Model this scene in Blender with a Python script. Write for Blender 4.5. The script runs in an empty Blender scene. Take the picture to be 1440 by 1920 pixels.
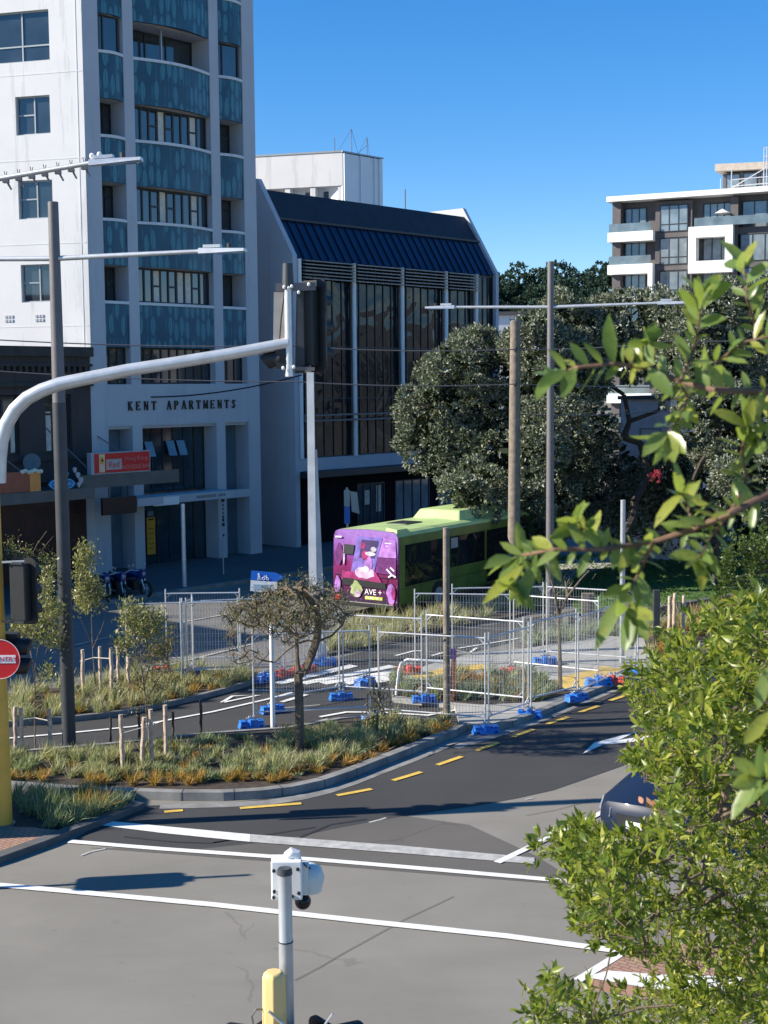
import bpy, math, random
import numpy as np
from mathutils import Vector, Matrix
from mathutils.geometry import tessellate_polygon
random.seed(7); RNG = np.random.default_rng(11)
SC = bpy.context.scene
COL = SC.collection
R = math.radians
V3 = Vector

# ---------------------------------------------------------------- camera
FPX, CAMH = 2600.0, 7.5
TH, RO = R(5.23), R(0.5)
cF = V3((0, math.cos(TH), -math.sin(TH)))
r0, u0 = V3((1, 0, 0)), V3((0, math.sin(TH), math.cos(TH)))
cR = r0 * math.cos(RO) - u0 * math.sin(RO)
cU = u0 * math.cos(RO) + r0 * math.sin(RO)
CAMP = V3((0, 0, CAMH))
cam = bpy.data.cameras.new('camera')
cam.sensor_fit = 'HORIZONTAL'; cam.sensor_width = 36.0; cam.lens = 36.0 * FPX / 1440.0
cam.clip_start = 0.05; cam.clip_end = 6000
cam.dof.use_dof = True; cam.dof.focus_distance = 38.0; cam.dof.aperture_fstop = 14.0
cob = bpy.data.objects.new('camera', cam); COL.objects.link(cob)
cob.matrix_world = Matrix(((cR.x, cU.x, -cF.x, 0), (cR.y, cU.y, -cF.y, 0), (cR.z, cU.z, -cF.z, CAMH), (0, 0, 0, 1)))
SC.camera = cob
SC.render.resolution_x, SC.render.resolution_y = 768, 1024

# ---------------------------------------------------------------- light
SUN_EL = R(29.5)
SH = V3((-0.991, -0.131, 0)).normalized()               # horizontal direction towards the sun
SUN_ROT = math.atan2(SH.x, SH.y)
w = bpy.data.worlds.new('World'); SC.world = w; w.use_nodes = True
wn = w.node_tree; wn.nodes.clear()
sky = wn.nodes.new('ShaderNodeTexSky'); sky.sky_type = 'NISHITA'; sky.sun_disc = False
sky.sun_elevation = SUN_EL; sky.sun_rotation = SUN_ROT % (2 * math.pi)
sky.altitude = 50; sky.air_density = 0.7; sky.dust_density = 0.0; sky.ozone_density = 2.2
hs = wn.nodes.new('ShaderNodeHueSaturation'); hs.inputs['Hue'].default_value = 0.507; hs.inputs['Saturation'].default_value = 1.6
bg = wn.nodes.new('ShaderNodeBackground'); bg.inputs['Strength'].default_value = 0.145
wo = wn.nodes.new('ShaderNodeOutputWorld')
gm = wn.nodes.new('ShaderNodeGamma'); gm.inputs['Gamma'].default_value = 0.75
wn.links.new(sky.outputs[0], gm.inputs['Color']); wn.links.new(gm.outputs[0], hs.inputs['Color']); wn.links.new(hs.outputs[0], bg.inputs[0]); wn.links.new(bg.outputs[0], wo.inputs[0])
sl = bpy.data.lights.new('sun', 'SUN'); sl.energy = 4.7; sl.angle = R(0.5); sl.color = (1.0, 0.925, 0.79)
so = bpy.data.objects.new('sun', sl); COL.objects.link(so)
sd = V3((SH.x * math.cos(SUN_EL), SH.y * math.cos(SUN_EL), math.sin(SUN_EL)))
so.rotation_euler = sd.to_track_quat('Z', 'Y').to_euler()
SC.view_settings.view_transform = 'Standard'; SC.view_settings.look = 'None'
SC.view_settings.exposure = 1.0; SC.view_settings.gamma = 1.0
SC.cycles.max_bounces = 6; SC.cycles.transparent_max_bounces = 12

# ---------------------------------------------------------------- projection helpers (a photo point on a known plane)
def ray(u, v): return cF + cR * ((u - 720) / FPX) - cU * ((v - 960) / FPX)
def G(u, v, z=0.0):
    d = ray(u, v); return CAMP + d * ((z - CAMH) / d.z)
def AT(u, v, y):
    d = ray(u, v); return CAMP + d * (y / d.y)
def ONPL(u, v, p0, n):
    d = ray(u, v); return CAMP + d * ((p0 - CAMP).dot(n) / d.dot(n))

# ---------------------------------------------------------------- object helpers
ORG = {}
def tag(o, label=None, cat=None, group=None, kind=None):
    if label: o['label'] = label
    if cat: o['category'] = cat
    if group: o['group'] = group
    if kind: o['kind'] = kind
    return o
def thing(name, label, cat, loc=(0, 0, 0), group=None):
    o = bpy.data.objects.new(name, None); o.empty_display_size = 0.2
    COL.objects.link(o); o.location = loc; ORG[o.name] = V3(loc)
    return tag(o, label, cat, group)
def link_mesh(name, me, parent):
    o = bpy.data.objects.new(name, me); COL.objects.link(o)
    if parent is not None:
        o.parent = parent; ORG[o.name] = ORG[parent.name]
    else:
        ORG[o.name] = V3((0, 0, 0))
    return o
def copy_tree(o, parent=None):
    c = o.copy(); COL.objects.link(c); c.parent = parent
    ORG[c.name] = ORG[o.name]
    for ch in list(o.children): copy_tree(ch, c)
    return c
def place(proto, used, loc, rz=0.0, label=None, group=None, scale=None):
    """the first time moves the prototype itself, then copies it with its parts"""
    o = proto if not used else copy_tree(proto)
    used.append(1)
    o.location = loc; o.rotation_euler = (0, 0, rz)
    if scale: o.scale = (scale,) * 3
    if label: o['label'] = label
    if group: o['group'] = group
    return o

class MB:
    """collects shapes; build() links them as ONE mesh object"""
    def __init__(s, o=(0, 0, 0), ux=(1, 0, 0), uy=(0, 1, 0)):
        s.v, s.f, s.m, s.uv = [], [], [], None
        s.o, s.ux, s.uy, s.uz = V3(o), V3(ux), V3(uy), V3((0, 0, 1)); s.mi = 0
    def p(s, x, y, z): return s.o + s.ux * x + s.uy * y + s.uz * z
    def add(s, vs, fs):
        b = len(s.v); s.v += [tuple(q) for q in vs]
        s.f += [tuple(b + i for i in f) for f in fs]; s.m += [s.mi] * len(fs)
        return s
    def box(s, x0, x1, y0, y1, z0, z1):
        vs = [s.p(x, y, z) for z in (z0, z1) for x, y in ((x0, y0), (x1, y0), (x1, y1), (x0, y1))]
        return s.add(vs, [(3, 2, 1, 0), (4, 5, 6, 7), (0, 1, 5, 4), (1, 2, 6, 5), (2, 3, 7, 6), (3, 0, 4, 7)])
    def quad(s, *pts): return s.add(pts, [tuple(range(len(pts)))])
    def lquad(s, *pts): return s.quad(*[s.p(*q) for q in pts])
    def hex(s, bot, top):
        """bottom 4 points, top 4 points"""
        return s.add(list(bot) + list(top), [(3, 2, 1, 0), (4, 5, 6, 7), (0, 1, 5, 4), (1, 2, 6, 5), (2, 3, 7, 6), (3, 0, 4, 7)])
    def bar(s, a, b, w, h=None, up=(0, 0, 1)):
        a, b = V3(a), V3(b); d = (b - a).normalized(); h = h or w
        u = V3(up)
        if abs(d.dot(u)) > .98: u = V3((1, 0, 0))
        x = d.cross(u).normalized() * (w / 2); y = x.cross(d).normalized() * (h / 2)
        return s.hex([a - x - y, a + x - y, a + x + y, a - x + y], [b - x - y, b + x - y, b + x + y, b - x + y])
    def tube(s, pts, r, n=8, caps=True):
        pts = [V3(q) for q in pts]; rs = list(r) if hasattr(r, '__len__') else [r] * len(pts)
        b = len(s.v); prev = None; fs = []
        for i, q in enumerate(pts):
            d = (pts[min(i + 1, len(pts) - 1)] - pts[max(i - 1, 0)])
            d = d.normalized() if d.length > 1e-9 else V3((0, 0, 1))
            if prev is None: x = d.orthogonal().normalized()
            else:
                x = prev - d * prev.dot(d); x = x.normalized() if x.length > 1e-6 else d.orthogonal().normalized()
            prev = x; y = d.cross(x)
            for k in range(n):
                a = 2 * math.pi * k / n
                s.v.append(tuple(q + (x * math.cos(a) + y * math.sin(a)) * rs[i]))
        for i in range(len(pts) - 1):
            for k in range(n):
                fs.append((b + i * n + k, b + i * n + (k + 1) % n, b + (i + 1) * n + (k + 1) % n, b + (i + 1) * n + k))
        if caps:
            fs.append(tuple(b + k for k in reversed(range(n)))); e = b + (len(pts) - 1) * n
            fs.append(tuple(e + k for k in range(n)))
        s.f += fs; s.m += [s.mi] * len(fs); return s
    def cyl(s, a, b, r, n=12, r2=None): return s.tube([a, b], [r, r if r2 is None else r2], n)
    def poly(s, pts, z0=None, z1=None):
        """flat polygon of 3-D points (tessellated); with z0,z1 a prism"""
        pts = [V3(q) for q in pts]; tri = tessellate_polygon([pts]); n = len(pts)
        if z0 is None:
            fs = []
            for t in tri:
                a, b, c = (pts[i] for i in t)
                fs.append(t if (b - a).cross(c - a).z >= 0 else t[::-1])
            return s.add(pts, fs)
        area = sum(pts[i].x * pts[(i + 1) % n].y - pts[(i + 1) % n].x * pts[i].y for i in range(n))
        if area < 0: pts = pts[::-1]; tri = tessellate_polygon([pts])
        lo = [V3((q.x, q.y, z0)) for q in pts]; hi = [V3((q.x, q.y, z1)) for q in pts]
        fs = []
        for t in tri:
            a, b, c = (pts[i] for i in t)
            t = t if (b - a).cross(c - a).z >= 0 else t[::-1]
            fs.append(tuple(n + i for i in t)); fs.append(tuple(t[::-1]))
        for i in range(n): fs.append((i, (i + 1) % n, n + (i + 1) % n, n + i))
        return s.add(lo + hi, fs)
    def extr(s, pts, vec):
        """planar polygon of 3-D points pushed along vec"""
        pts = [V3(q) for q in pts]; vec = V3(vec); n = len(pts)
        tri = tessellate_polygon([pts]); fs = [tuple(t) for t in tri] + [tuple(n + i for i in t[::-1]) for t in tri]
        for i in range(n): fs.append((i, (i + 1) % n, n + (i + 1) % n, n + i))
        return s.add(pts + [q + vec for q in pts], fs)
    def lathe(s, prof, c=(0, 0, 0), n=16):
        c = V3(c); return s.tube([c + V3((0, 0, z)) for r, z in prof], [max(r, 1e-4) for r, z in prof], n)
    def sphere(s, c, rx, ry=None, rz=None, n=10, m=7):
        c = V3(c); ry = ry or rx; rz = rz or rx; vs = []; fs = []
        for j in range(m + 1):
            a = -math.pi / 2 + math.pi * j / m
            for k in range(n):
                b = 2 * math.pi * k / n
                vs.append(c + V3((rx * math.cos(a) * math.cos(b), ry * math.cos(a) * math.sin(b), rz * math.sin(a))))
        for j in range(m):
            for k in range(n): fs.append((j * n + k, j * n + (k + 1) % n, (j + 1) * n + (k + 1) % n, (j + 1) * n + k))
        return s.add(vs, fs)
    def strip(s, pts, w, z, closed=False):
        """flat ribbon of width w along ground points"""
        pts = [V3((q[0], q[1], z)) for q in pts]; L, Rr = [], []
        for i, q in enumerate(pts):
            d = (pts[min(i + 1, len(pts) - 1)] - pts[max(i - 1, 0)]).normalized(); nx = V3((-d.y, d.x, 0)) * (w / 2)
            L.append(q + nx); Rr.append(q - nx)
        n = len(pts)
        return s.add(L + Rr, [(i, n + i, n + i + 1, i + 1) for i in range(n - 1)])
    def ribbon(s, pts, w, z0, z1, off=0.0):
        """kerb: a rectangular section along ground points"""
        pts = [V3((q[0], q[1], 0)) for q in pts]; n = len(pts); rows = []
        for i, q in enumerate(pts):
            d = (pts[min(i + 1, n - 1)] - pts[max(i - 1, 0)]).normalized(); nx = V3((-d.y, d.x, 0))
            a, b = q + nx * (off + w / 2), q + nx * (off - w / 2)
            rows += [V3((a.x, a.y, z0)), V3((a.x, a.y, z1)), V3((b.x, b.y, z1)), V3((b.x, b.y, z0))]
        fs = []
        for i in range(n - 1):
            for k in range(4): fs.append((i * 4 + k, (i + 1) * 4 + k, (i + 1) * 4 + (k + 1) % 4, i * 4 + (k + 1) % 4))
        fs += [(3, 2, 1, 0), tuple(4 * (n - 1) + k for k in range(4))]
        return s.add(rows, fs)
    def build(s, name, mat, parent=None, smooth=False, bevel=0.0):
        me = bpy.data.meshes.new(name)
        off = ORG[parent.name] if parent is not None else V3((0, 0, 0))
        me.from_pydata([(a - off.x, b - off.y, c - off.z) for a, b, c in s.v], [], s.f)
        for m in (mat if isinstance(mat, (list, tuple)) else [mat]): me.materials.append(m)
        if any(s.m): me.polygons.foreach_set('material_index', s.m)
        if smooth: me.polygons.foreach_set('use_smooth', [True] * len(me.polygons))
        me.update(); o = link_mesh(name, me, parent)
        if smooth and smooth != 'all':
            try: me.set_sharp_from_angle(angle=R(40))
            except Exception: pass
        if bevel:
            b = o.modifiers.new('bevel', 'BEVEL'); b.width = bevel; b.segments = 2; b.limit_method = 'ANGLE'; b.angle_limit = R(35)
        return o

def text(name, body, size, at, xd, zd, mat, parent=None, depth=0.01, align='CENTER', xs=1.0):
    cu = bpy.data.curves.new('tmp', 'FONT'); cu.body = body; cu.size = size; cu.extrude = depth; cu.align_x = align; cu.resolution_u = 3
    o = bpy.data.objects.new('tmp', cu); COL.objects.link(o)
    dg = bpy.context.evaluated_depsgraph_get(); me = bpy.data.meshes.new_from_object(o.evaluated_get(dg))
    bpy.data.objects.remove(o)
    xd, zd = V3(xd).normalized(), V3(zd).normalized(); nn = xd.cross(zd)
    off = ORG[parent.name] if parent is not None else V3((0, 0, 0))
    M = Matrix(((xd.x * xs, zd.x, nn.x, at[0] - off.x), (xd.y * xs, zd.y, nn.y, at[1] - off.y), (xd.z * xs, zd.z, nn.z, at[2] - off.z), (0, 0, 0, 1)))
    me.transform(M); me.materials.clear(); me.materials.append(mat); me.name = name
    return link_mesh(name, me, parent)

# ---------------------------------------------------------------- materials
class NT:
    def __init__(s, name):
        s.m = bpy.data.materials.new(name); s.m.use_nodes = True; s.t = s.m.node_tree; s.n = s.t.nodes; s.l = s.t.links
        s.b = s.n.get('Principled BSDF'); s.out = s.n.get('Material Output')
    def node(s, typ, **kw):
        q = s.n.new(typ)
        for k, v in kw.items():
            if k in q.inputs: q.inputs[k].default_value = v
            else: setattr(q, k, v)
        return q
    def link(s, a, b): s.l.new(a, b)
    def math(s, op, a, b=None, c=None):
        q = s.n.new('ShaderNodeMath'); q.operation = op
        for i, x in enumerate((a, b, c)):
            if x is None: continue
            if isinstance(x, (int, float)): q.inputs[i].default_value = x
            else: s.l.new(x, q.inputs[i])
        return q.outputs[0]
    def mix(s, fac, a, b):
        q = s.n.new('ShaderNodeMix'); q.data_type = 'RGBA'
        for i, x in ((0, fac), (6, a), (7, b)):
            if hasattr(x, 'links'): s.l.new(x, q.inputs[i])
            else: q.inputs[i].default_value = x if i == 0 else (*x[:3], 1)
        return q.outputs[2]
    def pos(s): return s.n.new('ShaderNodeNewGeometry').outputs['Position']
    def noise(s, scale, detail=4, rough=.55, vec=None, dist=0):
        q = s.n.new('ShaderNodeTexNoise'); q.inputs['Scale'].default_value = scale; q.inputs['Detail'].default_value = detail
        q.inputs['Roughness'].default_value = rough; q.inputs['Distortion'].default_value = dist
        s.l.new(vec if vec is not None else s.pos(), q.inputs['Vector']); return q.outputs['Fac']
    def ramp(s, fac, stops):
        q = s.n.new('ShaderNodeValToRGB'); e = q.color_ramp.elements
        while len(e) < len(stops): e.new(0.5)
        for i, (p, c) in enumerate(stops): e[i].position = p; e[i].color = (*c[:3], 1)
        s.l.new(fac, q.inputs[0]); return q.outputs[0]
    def bump(s, h, strength=.3, dist=.02):
        q = s.n.new('ShaderNodeBump'); q.inputs['Strength'].default_value = strength; q.inputs['Distance'].default_value = dist
        s.l.new(h, q.inputs['Height']); s.l.new(q.outputs[0], s.b.inputs['Normal'])
    def color(s, c): s.l.new(c, s.b.inputs['Base Color'])

def dk(c, f): return tuple(min(1, x * f) for x in c)
def mat(name, col, rough=.6, metal=0.0, var=.12, scale=3.0, bump=0.0, bscale=30.0, spec=.5, fine=0.0):
    t = NT(name); t.b.inputs['Roughness'].default_value = rough; t.b.inputs['Metallic'].default_value = metal
    t.b.inputs['Specular IOR Level'].default_value = spec
    if var:
        c = t.ramp(t.noise(scale, 6), [(.3, dk(col, 1 - var)), (.7, dk(col, 1 + var))])
        if fine:
            c = t.mix(t.math('MULTIPLY', t.math('GREATER_THAN', t.noise(scale * 25, 2), .62), fine), c, dk(col, .4))
        t.color(c)
    else: t.b.inputs['Base Color'].default_value = (*col, 1)
    if bump: t.bump(t.noise(bscale, 5), bump)
    return t.m
def glass(name, col, rough=.04, var=.25, wob=.0, spec=.9, ior=1.6):
    """opaque mirror-like window glass as seen from outside by day"""
    t = NT(name); t.b.inputs['Roughness'].default_value = rough; t.b.inputs['Specular IOR Level'].default_value = spec
    t.b.inputs['IOR'].default_value = ior
    t.color(t.ramp(t.noise(.8, 2), [(.35, dk(col, 1 - var)), (.65, dk(col, 1 + var))]))
    if wob: t.bump(t.noise(.42, 2, .5, None, .6), wob, .16)
    return t.m
def asphalt(name, col, var=.15, grit=.5, scale=.35, rough=.85):
    t = NT(name); t.b.inputs['Roughness'].default_value = rough; t.b.inputs['Specular IOR Level'].default_value = .3
    big = t.noise(scale, 6, .6)
    c = t.ramp(big, [(.25, dk(col, 1 - var)), (.5, col), (.75, dk(col, 1 + var))])
    mp = t.node('ShaderNodeMapping'); mp.inputs['Scale'].default_value = (.5, 2.4, 1); mp.inputs['Rotation'].default_value = (0, 0, R(-20)); t.link(t.pos(), mp.inputs[0])
    st = t.noise(.55, 5, .65, mp.outputs[0])
    c = t.mix(t.math('MULTIPLY', t.math('SUBTRACT', st, .5), .9), c, dk(col, .55))
    c = t.mix(t.math('MULTIPLY', t.math('GREATER_THAN', t.noise(2.2, 5, .7), .66), .28), c, dk(col, .6))
    vo = t.n.new('ShaderNodeTexVoronoi'); vo.feature = 'DISTANCE_TO_EDGE'; vo.inputs['Scale'].default_value = .22          # wandering cracks
    wv = t.n.new('ShaderNodeVectorMath'); wv.operation = 'MULTIPLY_ADD'; nz_ = t.n.new('ShaderNodeTexNoise'); nz_.inputs['Scale'].default_value = 1.3; nz_.inputs['Detail'].default_value = 5; t.link(t.pos(), nz_.inputs['Vector'])
    t.link(nz_.outputs['Color'], wv.inputs[0]); wv.inputs[1].default_value = (.9, .9, 0); t.link(t.pos(), wv.inputs[2]); t.link(wv.outputs[0], vo.inputs['Vector'])
    c = t.mix(t.math('MULTIPLY', t.math('MULTIPLY', t.math('LESS_THAN', vo.outputs['Distance'], .0035), t.math('GREATER_THAN', t.noise(.21, 2), .55)), .32), c, dk(col, .4))
    vs = t.n.new('ShaderNodeTexVoronoi'); vs.inputs['Scale'].default_value = 1.1; t.link(t.pos(), vs.inputs['Vector'])                # oil drips
    c = t.mix(t.math('MULTIPLY', t.math('LESS_THAN', vs.outputs['Distance'], t.math('MULTIPLY', t.math('SUBTRACT', t.noise(.9, 3), .38), .35)), .30), c, dk(col, .45))
    g = t.noise(60, 3, .8)
    c = t.mix(t.math('MULTIPLY', g, grit * .35), c, dk(col, 1.9)); t.color(c)
    t.bump(g, .25, .01); return t.m
def leafmat(name, cols, trans=.3, rough=.45, spec=.4, mott=0):
    t = NT(name); g = t.n.new('ShaderNodeNewGeometry')
    n = len(cols); c = t.ramp(g.outputs['Random Per Island'], [((i + .5) / n, q) for i, q in enumerate(cols)])
    if mott:      # blemishes and yellowing blotches
        c = t.mix(t.math('MULTIPLY', t.math('GREATER_THAN', t.noise(mott, 4, .7), .58), .45), c, dk(cols[0], .6)); c = t.mix(t.math('MULTIPLY', t.math('GREATER_THAN', t.noise(mott * .37, 3), .66), .5), c, (.40, .34, .06))
    t.color(c); t.b.inputs['Roughness'].default_value = rough; t.b.inputs['Specular IOR Level'].default_value = spec
    tr = t.n.new('ShaderNodeBsdfTranslucent'); t.link(t.mix(.5, c, (.35, .45, .05)), tr.inputs[0])
    mx = t.n.new('ShaderNodeMixShader'); mx.inputs[0].default_value = trans
    t.link(t.b.outputs[0], mx.inputs[1]); t.link(tr.outputs[0], mx.inputs[2]); t.link(mx.outputs[0], t.out.inputs[0])
    return t.m

M = {}
M['road'] = asphalt('old_asphalt', (.202, .188, .163), .18)
M['new'] = asphalt('new_asphalt', (.050, .049, .049), .18, .55)
M['mid'] = asphalt('mid_asphalt', (.108, .10, .09), .16)
M['street'] = asphalt('street_asphalt', (.16, .152, .142), .14)
M['pave'] = asphalt('pavement_grey', (.10, .10, .10), .12)
M['concrete'] = mat('concrete', (.36, .35, .325), .8, var=.14, scale=1.2, bump=.1, fine=.25)
M['kerb'] = mat('kerb_concrete', (.22, .215, .205), .8, var=.3, scale=2.5, bump=.15, fine=.3)
M['kerbdark'] = mat('kerb_bluestone', (.10, .10, .10), .8, var=.2, scale=4, bump=.15)
M['soil'] = mat('bark_mulch', (.055, .04, .03), .95, var=.45, scale=9, bump=.8, bscale=40, fine=.4)
M['paint'] = mat('road_paint', (.74, .73, .70), .7, var=.14, scale=5, fine=.45)
M['worn'] = mat('worn_paint', (.42, .41, .39), .75, var=.25, scale=6, fine=.6)
M['yellow'] = mat('yellow_paint', (.66, .44, .08), .7, var=.18, scale=6, fine=.5)
M['tactile'] = mat('tactile_yellow', (.62, .42, .10), .75, var=.1, scale=4, bump=.4, bscale=25)
M['crack'] = mat('hairline_crack', (.085, .08, .072), .9)
M['tar'] = mat('tar_seal', (.025, .025, .027), .6, var=.2)
M['galv'] = mat('galvanised_steel', (.46, .48, .50), .42, .55, .10, 4)
M['galvl'] = mat('galvanised_bright', (.62, .63, .64), .38, .5, .10, 5)
M['dull'] = mat('weathered_pole_steel', (.15, .14, .145), .55, .2, .12, 3)
M['slate'] = mat('slate_pole_paint', (.045, .05, .058), .5, .1, .15, 3)
M['black'] = mat('black_plastic', (.012, .013, .015), .5, 0, .2, 4)
M['rubber'] = mat('rubber', (.015, .015, .015), .8, 0, .2, 6)
M['white'] = mat('white_paint', (.80, .80, .79), .55, 0, .04, 1.0)
M['yel'] = mat('yellow_pole_paint', (.68, .38, .055), .45, 0, .10, 2.5)
M['cream'] = mat('cream_yellow_plastic', (.74, .53, .22), .45, 0, .05, 3)
M['wood'] = mat('grey_timber', (.20, .165, .13), .85, 0, .3, 6, .5, 30)
M['stake'] = mat('debarked_stake', (.50, .38, .29), .9, 0, .4, 11, .5, 40)
M['rope'] = mat('pale_tie', (.62, .58, .50), .9)
M['bark'] = mat('tree_bark', (.14, .105, .075), .95, 0, .35, 8, .6, 35)
M['barkd'] = mat('dark_twig_bark', (.06, .048, .04), .95, 0, .35, 8)
M['blue'] = mat('blue_plastic', (.02, .16, .56), .45, 0, .1, 3)
M['red'] = mat('red_plastic', (.60, .075, .06), .5, 0, .1, 3)
M['signred'] = mat('sign_red', (.62, .012, .018), .4, 0, .04)
M['signwhite'] = mat('sign_white', (.82, .82, .82), .4, 0, .03)
# ================================================================ ground, roads, markings
def gp(pts, z=0.0): return [G(u, v, z) for u, v in pts]
def struct(name, mb, m): return tag(mb.build(name, m), kind='structure')
def brickmat(name, a, b, mortar, scale, rot=0):
    t = NT(name); q = t.n.new('ShaderNodeTexBrick'); mp = t.node('ShaderNodeMapping'); mp.inputs['Rotation'].default_value = (0, 0, rot)
    t.link(t.pos(), mp.inputs[0]); t.link(mp.outputs[0], q.inputs[0]); q.inputs['Scale'].default_value = scale
    for k, c in (('Color1', a), ('Color2', b), ('Mortar', mortar)): q.inputs[k].default_value = (*c, 1)
    q.inputs['Mortar Size'].default_value = .03
    t.color(t.mix(t.math('MULTIPLY', t.noise(3, 5), .4), q.outputs[0], dk(a, .5))); t.b.inputs['Roughness'].default_value = .9
    t.bump(q.outputs['Fac'], .3, -.005); return t.m
M['brick_paver'] = brickmat('brick_paver', (.42, .25, .17), (.36, .20, .14), (.16, .10, .075), 3.2, .7)
ug = NT('grass_ground'); ug.color(ug.ramp(ug.noise(1.6, 7, .7), [(.3, (.035, .085, .018)), (.55, (.075, .16, .03)), (.75, (.14, .19, .05))])); ug.b.inputs['Roughness'].default_value = .95
ug.bump(ug.noise(35, 5), 1.0, .06); M['lawn'] = ug.m

g = MB(); g.quad((-2500, -200, 0), (2500, -200, 0), (2500, 4000, 0), (-2500, 4000, 0)); struct('ground', g, M['road'])

# street axis: UX runs along the facades away from the camera, UN points from the facades into the street
AZ = R(41.5)
UX = V3((math.sin(AZ), math.cos(AZ), 0)); UN = V3((math.cos(AZ), -math.sin(AZ), 0))
KC = G(182, 1083)                                       # street corner of the tall apartment block
def frame(): return MB(KC, UX, UN)
b = frame(); b.lquad((-70, 6.2, .004), (-70, 19.5, .004), (120, 19.5, .004), (120, 6.2, .004)); struct('street', b, M['street'])
b = frame(); b.box(-70, 120, -6, 5.6, 0, .12); struct('pavement', b, M['pave'])
b = frame(); b.box(-70, 120, 5.6, 5.85, 0, .125); struct('pavement_kerb', b, M['kerb'])
NLIFT = [0]
def lift(z, name):
    if z < .012: return z
    NLIFT[0] += 1; return z + NLIFT[0] * .0004         # every marking a hair above the one before
def paint(name, pts, m='paint', z=.014):
    q = MB(); q.poly(gp(pts), None); zz = lift(z, name)
    q.v = [(x, y, zz) for x, y, _ in q.v]; return struct(name, q, M[m])
def pline(name, pts, w, m='paint', z=.014):
    q = MB(); q.strip(gp(pts), w, lift(z, name)); return struct(name, q, M[m])
new_pts = [(128, 1580), (190, 1545), (250, 1512), (420, 1506), (560, 1492), (660, 1468), (760, 1428), (850, 1390), (905, 1376), (1000, 1345), (1120, 1295),
           (1240, 1250), (1440, 1165), (1440, 1330), (1165, 1437), (1100, 1460), (1037, 1482), (970, 1497), (900, 1510), (760, 1530), (640, 1552), (520, 1577), (380, 1592), (240, 1590)]
paint('new_asphalt_lane', new_pts, 'new', .006)
paint('asphalt_patch', [(165, 1590), (380, 1592), (520, 1577), (640, 1552), (760, 1530), (880, 1547), (1005, 1605), (1095, 1662), (600, 1622)], 'mid', .005)
path_pts = [(-420, 1396), (0, 1362), (208, 1345), (368, 1313), (465, 1286), (520, 1262), (640, 1232), (760, 1205), (860, 1182), (960, 1165), (1440, 1080), (1440, 1125), (1100, 1180),
            (960, 1205), (860, 1230), (800, 1252), (735, 1280), (735, 1318), (860, 1330), (870, 1345), (860, 1362), (838, 1362), (640, 1357), (540, 1373), (400, 1384), (200, 1406), (0, 1422), (-420, 1450)]
paint('cycle_path', path_pts, 'new', .006)
# traffic island of concrete with its kerb to the lane
isl = [(735, 1280), (800, 1254), (870, 1236), (1000, 1220), (1130, 1198), (1250, 1205), (1262, 1238), (1240, 1247), (1120, 1291), (1000, 1340), (908, 1370), (862, 1364), (852, 1330), (735, 1316)]
q = MB(); q.poly(gp(isl), 0, .10); struct('island_paving', q, M['concrete'])
KJ = [(1440, 1158), (1330, 1210), (1240, 1252), (1120, 1297), (1000, 1346), (905, 1377)]
q = MB(); q.strip(gp([(1440, 1166), (1330, 1218), (1240, 1259), (1120, 1305), (1000, 1355), (905, 1386), (850, 1402)]), .32, .012); struct('gutter', q, M['kerb'])
paint('tactile_paving', [(1035, 1285), (1060, 1275), (1132, 1256), (1175, 1263), (1112, 1290), (1062, 1303), (1040, 1300)], 'tactile', .106)
paint('tactile_paving', [(770, 1276), (828, 1260), (905, 1252), (915, 1262), (850, 1268), (790, 1280)], 'tactile', .106)
paint('tactile_paving', [(440, 1283), (470, 1270), (520, 1262), (535, 1266), (480, 1284)], 'tactile', .012)
# main planter: mulch body and a two-step kerb
near = [(-420, 1460), (-80, 1474), (15, 1479), (120, 1487), (250, 1493), (340, 1496), (420, 1496), (490, 1492), (545, 1485), (600, 1473), (650, 1456), (700, 1436), (750, 1417), (800, 1397), (846, 1378)]
far = [(840, 1360), (700, 1351), (640, 1356), (540, 1374), (400, 1384), (330, 1391), (200, 1405), (20, 1420), (-80, 1428), (-420, 1450)]
q = MB(); q.poly(gp(near) + gp(far), 0, .10); struct('planter_soil', q, M['soil'])
def jointed_kerb(name, pts, w, h, step=.95):
    q = MB(); q.ribbon(pts, w, 0, h); q.mi = 1; acc = 0.0
    for a, c_ in zip(pts, pts[1:]):
        L = (c_ - a).length; d = (c_ - a).normalized()
        while acc < L:
            p = a + d * acc; q.ribbon([p, p + d * .014], w + .006, .0, h + .003); acc += step * random.uniform(.9, 1.1)
        acc -= L
    return struct(name, q, [M['kerb'], M['tar']])
jointed_kerb('planter_kerb', gp([(u, v + 3) for u, v in near]) + gp([(868, 1368)]), .2, .16)
q = MB(); q.strip(gp([(300, 1513), (420, 1510), (500, 1506), (560, 1497), (610, 1485), (660, 1468), (710, 1448), (760, 1429), (810, 1409), (850, 1392), (905, 1376)]), .30, .012); struct('planter_gutter', q, M['kerb'])
q = MB(); q.ribbon(gp(far), .12, 0, .13); struct('planter_edging', q, M['kerb'])
second = [(-420, 1402), (-80, 1372), (16, 1362), (130, 1353), (208, 1345), (290, 1330), (368, 1313), (430, 1297), (465, 1286), (478, 1274)]
q = MB(); q.poly(gp(second) + gp([(455, 1263), (350, 1262), (200, 1285), (16, 1308), (-80, 1315), (-420, 1345)]), 0, .10); struct('planter_soil', q, M['soil'])
q = MB(); q.ribbon(gp(second), .12, 0, .13); struct('planter_edging', q, M['kerb'])
corner = [(-60, 1490), (18, 1496), (150, 1503), (240, 1507), (262, 1515), (200, 1539), (130, 1562), (60, 1560), (-60, 1553)]
q = MB(); q.poly(gp(corner), 0, .08); struct('corner_planter_soil', q, M['soil'])
jointed_kerb('island_kerb', gp(KJ), .18, .125)
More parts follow.
